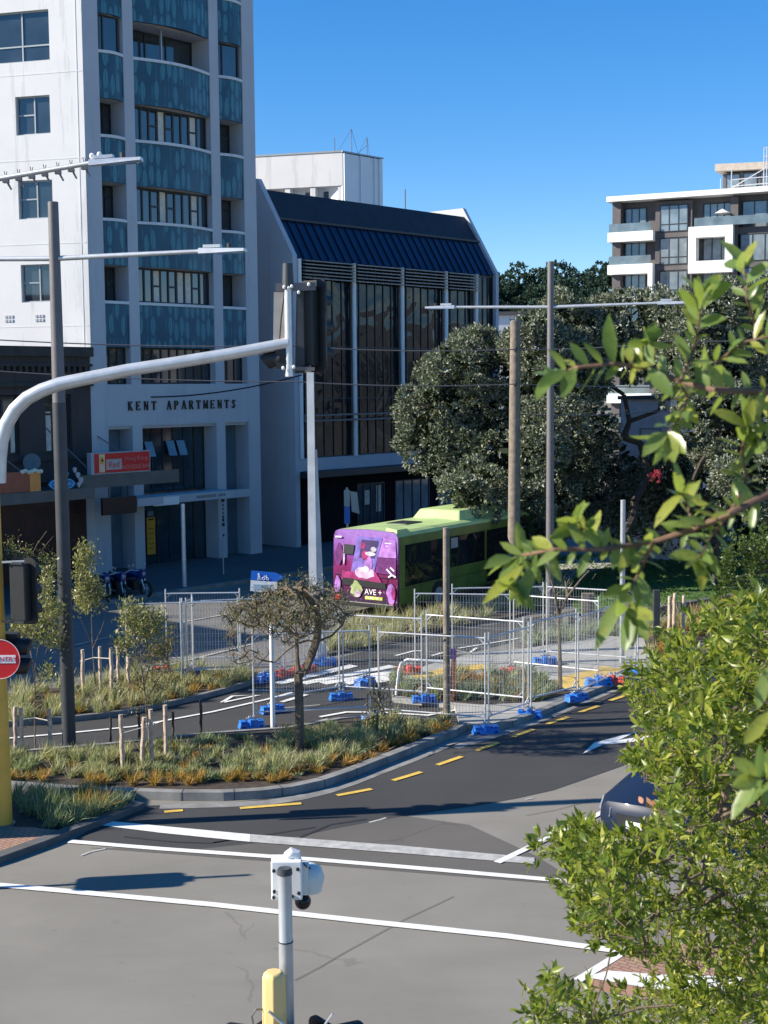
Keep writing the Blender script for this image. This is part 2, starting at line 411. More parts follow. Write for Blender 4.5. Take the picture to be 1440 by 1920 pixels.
q = MB(); q.ribbon(gp([(262, 1516), (200, 1541), (130, 1566), (78, 1587), (0, 1615), (-80, 1640)]), .22, 0, .12); struct('corner_kerb', q, M['kerbdark'])
q = MB(); q.poly(gp([(-80, 1556), (60, 1562), (122, 1568), (70, 1588), (0, 1612), (-80, 1636)]), 0, .10); struct('brick_footpath', q, M['brick_paver'])
strip_a = [(612, 1232), (628, 1192), (700, 1172), (840, 1148), (960, 1124), (1040, 1112), (1080, 1128), (960, 1160), (860, 1178), (760, 1203)]
strip_b = [(960, 1213), (1060, 1196), (1140, 1182), (1215, 1172), (1238, 1186), (1240, 1204), (1130, 1197), (1000, 1219)]
strip_c = [(1206, 1190), (1330, 1152), (1500, 1120), (1500, 1150), (1330, 1206), (1245, 1246), (1212, 1232)]
isl_bed = [(733, 1279), (800, 1284), (935, 1268), (1000, 1271), (1040, 1288), (1070, 1307), (1010, 1324), (900, 1329), (850, 1325), (737, 1311)]
for nm, pts, h in (('strip_soil', strip_a, .08), ('strip_soil', strip_b, .112), ('strip_soil', strip_c, .114), ('island_bed_soil', isl_bed, .118)):
    q = MB(); q.poly(gp(pts), 0, h); struct(nm, q, M['soil'])
lawn = [(900, 1105), (960, 1062), (1010, 1047), (1150, 1036), (1700, 1030), (1700, 1105), (1440, 1118), (1240, 1150), (1100, 1165), (1060, 1120), (960, 1122)]
q = MB(); q.poly(gp(lawn), 0, .05); struct('lawn', q, M['lawn'])
pline('park_path', [(965, 1112), (1020, 1082), (1080, 1062), (1180, 1049), (1300, 1042)], 2.6, 'concrete', .056)
q = MB(); q.ribbon(gp([(1060, 1170), (1240, 1153), (1340, 1136), (1500, 1112)]), .25, 0, .3); struct('lawn_edging', q, M['kerbdark'])
# right-hand brick island
bi = [(1090, 1853), (1182, 1795), (1500, 1760), (1500, 1872), (1230, 1872)]
q = MB(); q.poly(gp(bi), 0, .12); struct('brick_island', q, M['brick_paver'])
pline('island_painted_edge', [(1083, 1856), (1182, 1794)], .13, 'paint', .124)
paint('island_painted_edge', [(1095, 1850), (1140, 1838), (1240, 1846), (1500, 1852), (1500, 1880), (1230, 1874)], 'paint', .126)
# ---- white markings
paint('stop_line', [(204, 1541), (470, 1566), (468, 1580), (300, 1563), (190, 1549)])
paint('stop_line', [(471, 1566), (760, 1588), (1002, 1610), (1002, 1622), (760, 1602), (468, 1580)], 'worn')
pline('crossing_line', [(130, 1579), (300, 1593), (600, 1614), (850, 1635), (1100, 1657)], .16)
pline('crossing_line', [(-60, 1656), (120, 1672), (400, 1698), (700, 1731), (950, 1757), (1160, 1785)], .17)
pline('lane_line', [(932, 1619), (1030, 1572), (1130, 1524), (1230, 1478)], .13)
paint('lane_arrow', [(1091, 1416), (1114, 1394), (1195, 1373), (1160, 1389), (1228, 1379), (1228, 1384), (1184, 1393), (1130, 1398)])
def dash(a, b): pline('yellow_dash', [a, b], .12, 'yellow')
for a, b in (((308, 1524), (343, 1521)), ((450, 1517), (565, 1508)), ((632, 1493), (697, 1481)), ((737, 1465), (790, 1449)), ((820, 1436), (866, 1420)), ((893, 1409), (935, 1394)),
             ((962, 1383), (1000, 1369)), ((1026, 1359), (1065, 1346)), ((1087, 1337), (1122, 1325)), ((1144, 1315), (1180, 1303)), ((1205, 1292), (1238, 1280)), ((1262, 1270), (1292, 1258))): dash(a, b)
for a, b in (((520, 1283), (664, 1249)), ((567, 1283), (738, 1250)), ((605, 1283), (742, 1260)), ((648, 1283), (748, 1265)), ((690, 1282), (752, 1271))):
    pline('zebra_stripe', [a, b], .34)
pline('path_line', [(-40, 1391), (130, 1376), (250, 1364), (400, 1336), (500, 1313), (548, 1300)], .1)
pline('path_line', [(465, 1296), (560, 1296)], .09)
pline('path_line', [(528, 1318), (575, 1304)], .14)
pline('path_line', [(600, 1346), (650, 1337), (709, 1337), (802, 1343), (863, 1331)], .12)
pline('path_line', [(540, 1371), (618, 1351)], .2)
pline('path_line', [(640, 1352), (690, 1350), (819, 1356)], .12)
pline('give_way_triangle', [(416, 1319), (436, 1307), (486, 1305), (418, 1319)], .1)
pline('give_way_triangle', [(742, 1231), (776, 1222), (792, 1222)], .1)
pline('give_way_triangle', [(810, 1231), (850, 1220), (880, 1226), (894, 1216)], .1)
pline('path_line', [(860, 1217), (940, 1204), (1010, 1192)], .1)
pline('street_line', [(140, 1290), (330, 1245), (470, 1210)], .1, 'worn')
pline('street_line', [(140, 1212), (250, 1185), (440, 1150)], .1, 'worn')
pline('bus_stop_line', [(280, 1280), (400, 1283), (470, 1285)], .1, 'paint', .03)
# tar seams, cracks, stray marks
for pts, ww in ((([(233, 1570), (330, 1580), (393, 1582), (467, 1570)]), .05), (([(400, 1581), (500, 1566), (592, 1552)]), .05), (([(562, 1571), (590, 1560), (620, 1547), (687, 1537)]), .06),
                ):
    pline('tar_seam', pts, ww, 'tar', .0105)
for pts in ([(552, 1839), (600, 1814), (640, 1790), (700, 1757), (760, 1724), (850, 1682)], [(985, 1530), (1040, 1520), (1115, 1500)]): pline('road_crack', pts, .012, 'crack', .0105)
for pts in ([(152, 1605), (170, 1598), (198, 1592)], [(692, 1543), (712, 1538), (724, 1534)], [(530, 1328), (600, 1322)], [(985, 1500), (1000, 1497)]):
    pline('chalk_mark', pts, .05, 'worn', .0105)
# ================================================================ buildings
def stucco(name, col, var=.05, streak=.12):
    t = NT(name); t.b.inputs['Roughness'].default_value = .85
    c = t.ramp(t.noise(.7, 6, .6), [(.3, dk(col, 1 - var)), (.7, dk(col, 1 + var))])
    mp = t.node('ShaderNodeMapping'); mp.inputs['Scale'].default_value = (1.6, 1.6, .12); t.link(t.pos(), mp.inputs[0])
    c = t.mix(t.math('MULTIPLY', t.math('GREATER_THAN', t.noise(1.3, 6, .7, mp.outputs[0]), .58), streak), c, dk(col, .55))
    t.color(c); t.bump(t.noise(45, 4), .12, .01); return t.m
M['stucco'] = stucco('white_stucco', (.66, .655, .66), .035, .26)
M['stucco_shaded'] = stucco('shaded_white_render', (.46, .47, .50), .05, .15)  # white render with the street front's shade put into its colour
M['brown'] = stucco('brown_render', (.06, .048, .046), .15, .4)
M['dkbrown'] = mat('dark_brown_board', (.05, .04, .035), .8, var=.25, scale=3)
M['verandah'] = mat('olive_brown_fascia', (.13, .115, .10), .7, var=.15, scale=2)
M['glass'] = glass('window_glass', (.03, .04, .048)); M['glassd'] = glass('dark_mirror_glass', (.012, .013, .016), .02, .3, .5, .4, 1.45)
M['glassb'] = glass('pale_window_glass', (.17, .21, .235), .05)
M['alu'] = mat('grey_aluminium_frame', (.33, .36, .38), .45, .3, .05)
M['dframe'] = mat('dark_window_frame', (.02, .022, .026), .5, 0, .1)
M['interior'] = mat('dim_interior', (.03, .03, .033), .9)
M['curtain'] = mat('pale_curtain', (.62, .58, .50), .9, var=.15, scale=6)
M['letter'] = mat('black_lettering', (.01, .01, .012), .5, 0, 0)
M['teald'] = glass('dark_teal_glass', (.018, .04, .055), .06)
M['teal'] = mat('teal_tile', (.085, .15, .20), .5, var=.2, scale=2)

# patterned blue balcony fronts: vertical slim leaves painted on teal, from the panel's own UV
t = NT('patterned_blue_panel'); uvn = t.n.new('ShaderNodeUVMap'); sp = t.n.new('ShaderNodeSeparateXYZ'); t.link(uvn.outputs[0], sp.inputs[0])
def ovals(w, h, rx, ry, ou, ov, seed, keep):
    a = t.math('DIVIDE', t.math('ADD', sp.outputs[0], ou), w); ci = t.math('FLOOR', a); fa = t.math('SUBTRACT', t.math('FRACT', a), .5)
    vv = t.math('DIVIDE', t.math('ADD', t.math('ADD', sp.outputs[1], ov), t.math('MULTIPLY', t.math('SINE', t.math('MULTIPLY', ci, 2.4 + seed)), .12)), h)
    cj = t.math('FLOOR', vv); fb = t.math('SUBTRACT', t.math('FRACT', vv), .5)
    e = t.math('ADD', t.math('POWER', t.math('ABSOLUTE', t.math('DIVIDE', fa, rx)), 2), t.math('POWER', t.math('ABSOLUTE', t.math('DIVIDE', fb, ry)), 1.5))
    wn = t.n.new('ShaderNodeTexWhiteNoise'); wn.noise_dimensions = '3D'; cb = t.n.new('ShaderNodeCombineXYZ')
    t.link(ci, cb.inputs[0]); t.link(cj, cb.inputs[1]); cb.inputs[2].default_value = seed; t.link(cb.outputs[0], wn.inputs['Vector'])
    return t.math('MULTIPLY', t.math('LESS_THAN', e, 1.0), t.math('LESS_THAN', wn.outputs['Value'], keep))
m1 = ovals(.30, .86, .36, .46, 0, 0, 1.3, .62); m2 = ovals(.19, .62, .22, .46, .07, .3, 4.1, .5)
rib = t.math('LESS_THAN', t.math('FRACT', t.math('DIVIDE', sp.outputs[0], .115)), .16)
c = t.ramp(t.noise(1.1, 4), [(.3, (.006, .060, .105)), (.7, (.010, .085, .14))])
c = t.mix(t.math('MULTIPLY', m2, .6), c, (.03, .16, .22)); c = t.mix(t.math('MULTIPLY', m1, .75), c, (.055, .225, .28)); c = t.mix(t.math('MULTIPLY', rib, .55), c, (.006, .04, .075))
t.color(c); t.b.inputs['Roughness'].default_value = .45; M['panel'] = t.m

def window_unit(mb_kw, parent, x0, x1, z0, z1, y, vm=(), hm=(), fm='alu', gm='glass', fw=.055, dep=.06, name='window', sill=None):
    """one window: frame with mullions, the pane set back in it, facing +y of the frame"""
    b = MB(**mb_kw); ya, yb = y - dep, y
    b.box(x0, x0 + fw, ya, yb, z0, z1); b.box(x1 - fw, x1, ya, yb, z0, z1); b.box(x0 + fw, x1 - fw, ya, yb, z0, z0 + fw); b.box(x0 + fw, x1 - fw, ya, yb, z1 - fw, z1)
    for v in vm: b.box(v - fw / 2, v + fw / 2, ya, yb - .003, z0 + fw, z1 - fw)
    for (h, a, c_) in hm: b.box(a, c_, ya, yb - .006, h - fw / 2, h + fw / 2)
    w_ = b.build(name, M[fm], parent)
    p = MB(**mb_kw); p.lquad((x0 + fw / 2, ya + .015, z0 + fw / 2), (x1 - fw / 2, ya + .015, z0 + fw / 2), (x1 - fw / 2, ya + .015, z1 - fw / 2), (x0 + fw / 2, ya + .015, z1 - fw / 2)); p.build('pane', M[gm], w_)
    if sill: s_ = MB(**mb_kw); s_.box(x0 - .05, x1 + .05, y - .02, y + sill, z0 - .09, z0 - .003); s_.build('sill', M['stucco'], w_)
    return w_

# ---------------------------------------------------------------- tall white apartment block
kent = thing('apartment_tower', 'tall white apartment tower with teal patterned balcony fronts and black lettering', 'building', KC)
KW, KT = 9.0, 29.2
LW = V3((-.962, .271, 0)).normalized(); LN = V3((-.271, -.962, 0)).normalized()
KF = dict(o=KC, ux=UX, uy=UN); KL = dict(o=KC, ux=LW, uy=LN)
BAY = [(.75, 1.95), (2.45, 6.45), (6.95, 8.30)]
b = MB(**KF)
for a, c_ in ((0, .75), (1.95, 2.45), (6.45, 6.95), (8.30, 9.0)): b.box(a, c_, -1.2, 0, 0, KT)      # pilasters
b.box(0, 9.0, -1.198, .002, 5.95, 7.62)                                                             # name band
b.box(0, 9.0, -1.198, .002, KT - .9, KT + .3)
b.box(6.95, 8.30, -.4, -.001, 2.68, 3.02)
b.build('facade_frame', M['stucco_shaded'], kent)
b = MB(**KF); b.extr([KC + UX * 0, KC + UX * 9.0, KC + UX * 9.0 - UN * 14, KC + LW * 14 - UN * 6, KC + LW * 14], (0, 0, 8.0))
core = MB(); P5 = [KC + UX * 0 - UN * 1.3, KC + UX * 9.0 - UN * 1.2, KC + UX * 9.0 - UN * 15, KC + LW * 13 - UN * 12, KC + LW * 13 - LN * .45, KC + LW * .4 - LN * .45]
core.poly(P5, 0, KT - .1); core.build('core_wall', M['stucco'], kent)
# sunlit side wall, with real openings left for its windows
LWIN = [(1.46, 2.95, 10.87, 12.34), (1.46, 2.95, 14.1, 15.58), (1.46, 2.95, 17.33, 18.8), (1.40, 5.2, 20.1, 22.02), (1.46, 2.95, 23.6, 25.1)]
b = MB(**KL)
zs = sorted({8.8, KT + .3} | {z for w_ in LWIN for z in w_[2:]}); b.box(0.002, 1.40, -.45, 0, 0, KT + .3); b.box(5.2, 13, -.45, 0, 0, KT + .3); b.box(1.4, 5.2, -.449, 0, 0, 8.8)
for za, zb in zip(zs, zs[1:]):
    hit = [w_ for w_ in LWIN if w_[2] <= za + 1e-6 and w_[3] >= zb - 1e-6]
    if not hit: b.box(1.4, 5.2, -.449, 0, za, zb)
    else:
        if hit[0][0] > 1.41: b.box(1.4, hit[0][0], -.449, 0, za, zb)
        if hit[0][1] < 5.19: b.box(hit[0][1], 5.2, -.449, 0, za, zb)
for z in (13.1, 16.33, 19.6, 22.85, 9.9): b.box(0.05, 12.9, 0, .008, z, z + .035)                    # floor joints
b.box(.25, .29, 0, .012, 8.8, KT); b.box(-.02, 13, 0, .05, 8.86, 9.04)
b.build('side_wall', M['stucco'], kent)
for (a, c_, z0, z1) in LWIN:
    if c_ < 4: window_unit(KL, kent, a, c_, z0, z1, -.12, vm=((a + c_) / 2 - .02,), hm=((z0 + .62 * (z1 - z0) - .15, (a + c_) / 2, c_ - .05),))
    else: window_unit(KL, kent, a, c_, z0, z1, -.12, vm=(2.62, 3.9), hm=((z0 + .62, a + .05, c_ - .05),))
for tt in (3.35, 2.0):                                                                               # wall vents
    b = MB(**KL)
    for k in range(3):
        for j in range(2): b.box(tt + k * .14, tt + k * .14 + .09, .001, .03, 10.12 + j * .16, 10.22 + j * .16)
    b.build('vent', M['stucco_shaded'], kent)
def bulge(t0, t1, d0, bl, n=10): return [(t0 + (t1 - t0) * i / n, d0 + bl * math.sin(math.pi * i / n)) for i in range(n + 1)]
def panel(t0, t1, d0, bl, z0, z1):
    pts = bulge(t0, t1, d0, bl); b = MB(**KF); uv = []; s_ = t0
    for (a, da), (c_, dc) in zip(pts, pts[1:]):
        b.lquad((a, da, z0), (c_, dc, z0), (c_, dc, z1), (a, da, z1)); ds = math.hypot(c_ - a, dc - da)
        uv += [(s_, z0), (s_ + ds, z0), (s_ + ds, z1), (s_, z1)]; s_ += ds
        b.lquad((a, da - .12, z0), (a, da - .12, z1), (c_, dc - .12, z1), (c_, dc - .12, z0)); uv += [(0, 0)] * 4
        b.lquad((a, da, z0), (a, da - .12, z0), (c_, dc - .12, z0), (c_, dc, z0)); uv += [(0, 0)] * 4
    o = b.build('balcony_front', M['panel'], kent); l_ = o.data.uv_layers.new(name='UVMap')
    for i, q in enumerate(uv): l_.data[i].uv = q
    r_ = MB(**KF)
    for (a, da), (c_, dc) in zip(pts, pts[1:]):
        r_.hex([r_.p(a, da + .06, z1), r_.p(c_, dc + .06, z1), r_.p(c_, dc - .2, z1), r_.p(a, da - .2, z1)], [r_.p(a, da + .06, z1 + .11), r_.p(c_, dc + .06, z1 + .11), r_.p(c_, dc - .2, z1 + .11), r_.p(a, da - .2, z1 + .11)])
    r_.build('cap_rail', M['stucco'], o)
def slab(t0, t1, z):
    b = MB(**KF); b.box(t0, t1, -1.19, -.12, z - .12, z); return b
for k in range(7):
    zb = 9.1 + 3.21 * k; zt = zb + 1.70; zn = zb + 3.21
    open_c = (k == 3)
    for i, (a, c_) in enumerate(BAY):
        side = i != 1; flush = (k == 3 and side)
        panel(a + .002, c_ - .002, -.06, (.16 if side else .42) if (k not in (0,)) else (.03 if side else .06), zb, zt)
        slab(a, c_, zt + .001).build('floor_slab', M['stucco_shaded'], kent)
        b = MB(**KF); b.box(a, c_, -1.19, -.12, zn - .001, zn + .1); b.build('ceiling_slab', M['stucco_shaded'], kent)
        o0, o1 = zt + .11, zn
        if flush:
            window_unit(KF, kent, a + .12, c_ - .1, o0, o1, -.15, vm=(a + .35,), fm='dframe')
        elif side:
            window_unit(KF, kent, a, c_ - .02, o0, o1, -.86, vm=(a + .42, a + .8), hm=((o1 - .42, a + .05, c_ - .05),), fm='dframe')
        elif open_c:
            window_unit(KF, kent, a, c_ - 0.0, o0, o1, -1.1, vm=(a + 1.5, a + 2.6), fm='dframe')
            b = MB(**KF); b.box(a + 1.75, a + 1.82, -.5, -.4, o0, o1); b.build('screen_post', M['alu'], kent)
        else:
            n = 9; vm = [a + .1 + (c_ - a - .2) * j / n for j in range(1, n)]
            window_unit(KF, kent, a + .1, c_ - .02, o0, o1, -.3, vm=vm, hm=[(o0 + .62, vm[j], vm[j] + (c_ - a - .2) / n) for j in (-1, 1, 3, 5)] if False else [(o0 + .7, vm[1], vm[2]), (o0 + .7, vm[3], vm[4]), (o0 + .7, vm[6], vm[7])], fm='dframe', fw=.075)
            for j in (3, 7) if k != 0 else (2, 5, 6):
                b = MB(**KF); x0 = a + .16 + (c_ - a - .2) * j / n; b.box(x0 + .02, x0 + (c_ - a - .2) / n - .11, -.343, -.333, o0 + .08, o1 - .08)
                b.build('curtain', M['curtain'], kent)
for i, (a, c_) in enumerate(BAY):          # windows over the name band, then the street-level openings
    n = 3 if i != 1 else 9
    window_unit(KF, kent, a, c_ - .02, 7.62, 9.1, -.32, vm=[a + (c_ - a) * j / n for j in range(1, n)], fm='dframe', fw=.07)
    b = slab(a, c_, 5.95); b.build('floor_slab', M['stucco_shaded'], kent)
    if i == 1:
        window_unit(KF, kent, a, c_, 3.12, 5.84, -.82, vm=[a + (c_ - a) * j / 7 for j in range(1, 7)], fm='dframe', gm='teald')
        for j in (1, 3, 4):                # top-hung sashes standing open
            x0 = a + .12 + (c_ - a) * j / 7; q = MB(**KF); z1 = 5.25
            q.hex([q.p(x0, -.80, z1), q.p(x0 + .42, -.80, z1), q.p(x0 + .42, -.77, z1), q.p(x0, -.77, z1)], [q.p(x0, -.55, z1 - .62), q.p(x0 + .42, -.55, z1 - .62), q.p(x0 + .42, -.52, z1 - .62), q.p(x0, -.52, z1 - .62)])
            q.build('open_sash', M['glassb'], kent)
        window_unit(KF, kent, a, c_, .0, 3.0, -.82, vm=[a + (c_ - a) * j / 6 for j in range(1, 6)], fm='dframe', gm='teald', name='shopfront')
    else:
        window_unit(KF, kent, a, a + .62, 3.02, 5.84, -.84, vm=(a + .3,), fm='dframe'); b = MB(**KF); b.box(a + .62, c_, -1.19, -.84, 0.12, 5.84); b.build('reveal_wall', M['teal'], kent)
        window_unit(KF, kent, a, a + .62, .12, 2.68, -.84, fm='dframe', name='door' if i == 0 else 'window')
b = MB(**KF); b.box(2.30, 6.45, .0, 1.0, 2.80, 3.12); b.box(1.0, 2.30, 0.003, 1.4, 2.82, 3.14); b.build('porch_canopy', M['stucco_shaded'], kent)
b = MB(**KF); b.box(2.1, 3.4, 1.0, 1.06, 2.74, 3.06); b.build('canopy_fascia', M['white'], kent)
# serif letters drawn as strokes: (x, y, x, y, thickness)
GLY = dict(K=[(.2, 0, .2, 1, .2), (.2, .42, .78, 1, .08), (.36, .56, .8, 0, .18), (.05, .02, .36, .02, .06), (.05, .98, .36, .98, .06), (.6, .98, .92, .98, .06), (.62, .02, .95, .02, .06)],
           E=[(.2, 0, .2, 1, .2), (.2, .97, .78, .97, .08), (.2, .03, .8, .03, .08), (.2, .5, .6, .5, .07), (.76, .8, .76, 1, .07), (.78, 0, .78, .22, .07), (.6, .4, .6, .6, .06)],
           N=[(.17, 0, .17, 1, .09), (.17, 1, .78, 0, .2), (.8, 0, .8, 1, .09), (.05, .98, .3, .98, .06), (.05, .02, .3, .02, .06), (.66, .98, .94, .98, .06)],
           T=[(.5, 0, .5, 1, .2), (.1, .97, .9, .97, .08), (.12, .78, .12, 1, .07), (.88, .78, .88, 1, .07), (.34, .02, .66, .02, .06)],
           A=[(.14, 0, .5, 1, .08), (.5, 1, .84, 0, .2), (.27, .36, .7, .36, .07), (.03, .02, .28, .02, .06), (.68, .02, .98, .02, .06)],
           P=[(.2, 0, .2, 1, .2), (.2, .97, .6, .97, .07), (.6, .97, .78, .75, .16), (.78, .75, .6, .48, .16), (.2, .47, .6, .47, .07), (.06, .02, .36, .02, .06)],
           R=[(.2, 0, .2, 1, .2), (.2, .97, .6, .97, .07), (.6, .97, .76, .76, .16), (.76, .76, .6, .52, .16), (.2, .5, .6, .5, .07), (.5, .5, .84, 0, .18), (.06, .02, .36, .02, .06), (.72, .02, .98, .02, .06)],
           M=[(.12, 0, .15, 1, .08), (.15, 1, .5, .1, .18), (.5, .1, .84, 1, .08), (.86, 0, .86, 1, .19), (.02, .02, .24, .02, .06), (.72, .02, 1, .02, .06)],
           S=[(.78, .84, .5, .97, .09), (.5, .97, .24, .8, .14), (.24, .8, .5, .54, .17), (.5, .54, .76, .3, .17), (.76, .3, .5, .03, .14), (.5, .03, .2, .16, .09), (.79, .72, .79, .98, .06), (.2, .02, .2, .28, .06)])
b = MB(**KF); word = 'KENT APARTMENTS'; x = 1.72; adv = (7.55 - 1.72) / (len(word) - .35)
for ch in word:
    for (xa, ya, xb, yb, th) in GLY.get(ch, []):
        s_ = .27; hgt = .36
        b.bar(b.p(x + xa * s_, .03, 6.57 + ya * hgt), b.p(x + xb * s_, .03, 6.57 + yb * hgt), th * s_ * 1.15, .05, up=UN)
    x += adv
b.build('lettering', M['letter'], kent)
b = MB(**KF)                                                   # vertical street lettering on the pilaster, too small to read
for z, hh, ww in ((2.55, .12, .16), (2.36, .1, .05), (2.2, .1, .05), (2.02, .1, .05), (1.86, .1, .08), (1.70, .14, .1), (1.50, .14, .14), (1.05, .1, .08)): b.box(6.72 - ww / 2, 6.72 + ww / 2, .001, .02, z, z + hh)
b.build('street_lettering', M['letter'], kent)
text('canopy_lettering', 'KENT TERRACE 8', .2, KC + UX * 5.2 + UN * 1.003 + V3((0, 0, 2.9)), UX, (0, 0, 1), M['letter'], kent, .004) if False else None
b = MB(**KF)
for k in range(16):
    if k != 11: b.box(4.4 + k * .1, 4.4 + k * .1 + .06, 1.0, 1.008, 2.9, 3.02)
b.build('canopy_lettering', M['dull'], kent)
b = MB(**KF); b.box(3.12, 3.55, -.74, -.70, .55, 2.1); pb = tag(b.build('poster_board', mat('orange_poster', (.62, .30, .02), .5, 0, .05)), 'tall orange poster board behind the shop glass beside the white column', 'poster')
b = MB(**KF)
for k, z in enumerate((1.98, 1.62, 1.42, 1.22, .98, .80)): b.box(3.20, 3.48 - .05 * (k % 2), -.70, -.695, z, z + (.07 if k == 0 else .025))
b.build('poster_text', M['letter'], pb); b = MB(**KF); b.box(3.18, 3.48, -.74, -.70, 2.16, 2.36); b.build('poster_header', M['glassb'], pb)

# ---------------------------------------------------------------- brown shop building with its verandah, and its neighbours up the street
shop = thing('shop_building', 'low brown shop building in shade with a deep verandah beside the white tower', 'building', KC - UX * 5)
SZ = 8.95; b = frame()
WIN = [(-2.15, -.95), (-4.6, -3.3), (-7.0, -5.7), (-9.4, -8.1)]
b.box(-11, -.02, -10, -.35, 0, SZ - .3)
b.box(-11, -.02, -.349, -.05, 7.25, SZ); b.box(-11, -.02, -.349, -.05, 3.9, 5.0)
xs = [-11] + [q for w_ in reversed(WIN) for q in w_] + [-.02]
for i in range(0, len(xs), 2): b.box(xs[i], xs[i + 1], -.348, -.052, 5.0, 7.25)
b.build('wall', M['brown'], shop)
b = frame(); b.box(-11, 0.0, -.049, .18, SZ - .25, SZ + .12); b.box(-11, -.0, -.049, .12, 7.55, 7.7); b.box(-11, 0, -.049, .08, 4.75, 4.95)
for k in range(40): b.box(-10.9 + k * .27, -10.78 + k * .27, -.049, .09, 8.1, 8.32)
b.box(-11, 0, -.049, .10, 8.32, 8.42); b.build('cornice', M['dkbrown'], shop)
for a, c_ in WIN: window_unit(dict(o=KC, ux=UX, uy=UN), shop, a, c_, 5.0, 7.2, -.2, vm=((a + c_) / 2,), hm=((6.5, a, c_),), fm='dframe', fw=.08)
for a, c_ in WIN[:2]:
    b = frame(); b.box(a + .1, a + .35, -.25, -.235, 5.1, 6.6); b.build('curtain', M['curtain'], shop); b = frame(); b.box(c_ - .3, c_ - .12, -.25, -.235, 5.1, 6.9); b.build('curtain', M['curtain'], shop)
b = frame(); b.box(-11, -.3, -.35, -.3, .12, 3.6); b.build('shopfront', mat('oxblood_shopfront', (.05, .012, .012), .5, 0, .5, 1.5), shop)
b = frame(); b.box(-11, -2.0, -.05, 2.6, 3.55, 3.75); b.build('verandah_roof', M['dkbrown'], shop)
b = frame(); b.box(-2.0, 2.75, 1.72, 1.86, 3.72, 4.22); b.box(-2.0, -.1, .0, 1.72, 3.74, 3.86); b.box(-11, -2.0, 2.6, 2.68, 3.42, 3.82); b.build('verandah_fascia', M['verandah'], shop)
for (t0, t1) in ((-5.6, -4.1), (-2.2, -1.3), (.2, 1.4)): b = frame(); b.bar(b.p(t0, .0, 6.0 if t0 < 0 else 5.6), b.p(t1, 1.75, 4.22), .04); b.build('stay_rod', M['dull'], shop)
b = frame(); dsh = b.p(-3.2, .5, 4.75); b.tube([dsh, dsh + UN * .05 - UX * .02, dsh + UN * .12 - UX * .08], [.02, .26, .33], 16); tag(b.build('satellite_dish', mat('dull_blue_dish', (.12, .16, .19), .6)), 'grey satellite dish on the brown shop wall above the verandah', 'dish')
# signs on the verandah
sg = thing('sign_box', 'red and white sign box with flower emblem standing on the verandah beam', 'sign', KC + UX * -.2 + UN * 1.8 + V3((0, 0, 4.22)))
b = frame(); b.box(-1.55, 1.28, 1.66, 1.9, 4.225, 5.05); b.build('sign_case', mat('dull_sign_case', (.36, .38, .40), .6), sg)
b = frame(); b.box(-1.40, 1.24, 1.9, 1.91, 4.27, 5.01); b.build('red_face', M['signred'], sg)
b = frame()
b.box(-1.18, -.92, 1.91, 1.916, 4.3, 4.98); b.build('emblem_panel', mat('emblem_ground', (.75, .55, .35), .5), sg)
b = frame(); c_ = b.p(-1.05, 1.917, 4.75)
for k in range(8):
    a = k * math.pi / 4; e_ = c_ + UX * math.cos(a) * .07 + V3((0, 0, math.sin(a) * .1)); b.sphere(e_, .035, .035, .05, 6, 4)
b.build('flower_emblem', mat('emblem_yellow', (.8, .45, .04), .5), sg); b = frame(); b.sphere(c_ + UN * .02, .035, .035, .05, 6, 4); b.build('flower_centre', M['letter'], sg)
b = frame(); b.box(-.85, -.12, 1.91, 1.915, 4.38, 4.78); b.build('pale_plate', mat('sign_greyish', (.45, .38, .36), .5), sg)
text('sign_text', 'Red', .34, KC + UX * -.49 + UN * 1.917 + V3((0, 0, 4.46)), UX, (0, 0, 1), M['signred'], sg, .003)
text('sign_text', 'Hong Kong', .24, KC + UX * .58 + UN * 1.912 + V3((0, 0, 4.70)), UX, (0, 0, 1), mat('sign_pink', (.62, .16, .17), .5), sg, .003)
text('sign_text', 'NOODLE BAR', .22, KC + UX * .58 + UN * 1.912 + V3((0, 0, 4.38)), UX, (0, 0, 1), mat('sign_salmon', (.66, .22, .20), .5), sg, .003)
for nm, t0, t1, z0, z1, mm, lb in (('sign_board', -6.3, -4.75, 3.83, 4.55, mat('rust_red_board', (.33, .085, .04), .6), 'rust red sign board with orange end standing on the shop verandah'),):
    b = frame(); b.box(t0, t1, 2.45, 2.6, z0, z1); o = tag(b.build(nm, mm), lb, 'sign'); b = frame(); b.box(t1 + .003, t1 + .45, 2.45, 2.62, z0, z1 - .05); b.build('orange_end', mat('orange_board', (.75, .28, .06), .6), o)
    b = frame()
    for k in range(7): b.sphere(b.p(t1 - .3 + k * .13, 2.6, z1 + .03 * math.sin(k * 2)), .09, .05, .08, 7, 4)
    b.build('blossom_trim', mat('cream_cutout', (.70, .68, .52), .7), o)
bl = mat('sky_blue_board', (.10, .36, .62), .6); b = frame()
for (t0, z0) in ((-3.9, 3.83), (-3.35, 3.83), (-3.62, 4.2)): b.extr([b.p(t0 + .25 + .27 * math.cos(a) * (1 + .1 * math.cos(4 * a)), 2.62, z0 + .19 + .18 * math.sin(a)) for a in [k * math.pi / 8 for k in range(16)]], UN * -.08)
o = tag(b.build('sign_cutout', bl), 'pale blue sign cutouts piled in a pyramid on the shop verandah', 'sign')
b = frame()
for (t0, z0) in ((-3.9, 3.83), (-3.35, 3.83), (-3.62, 4.2)): b.tube([b.p(t0 + .25 + .16 * math.cos(a), 2.625, z0 + .19 + .1 * math.sin(a)) for a in [k * math.pi / 6 for k in range(12)]], .025, 5)
b.build('cutout_outline', mat('deep_blue_board', (.02, .12, .32), .6), o)
b = frame()
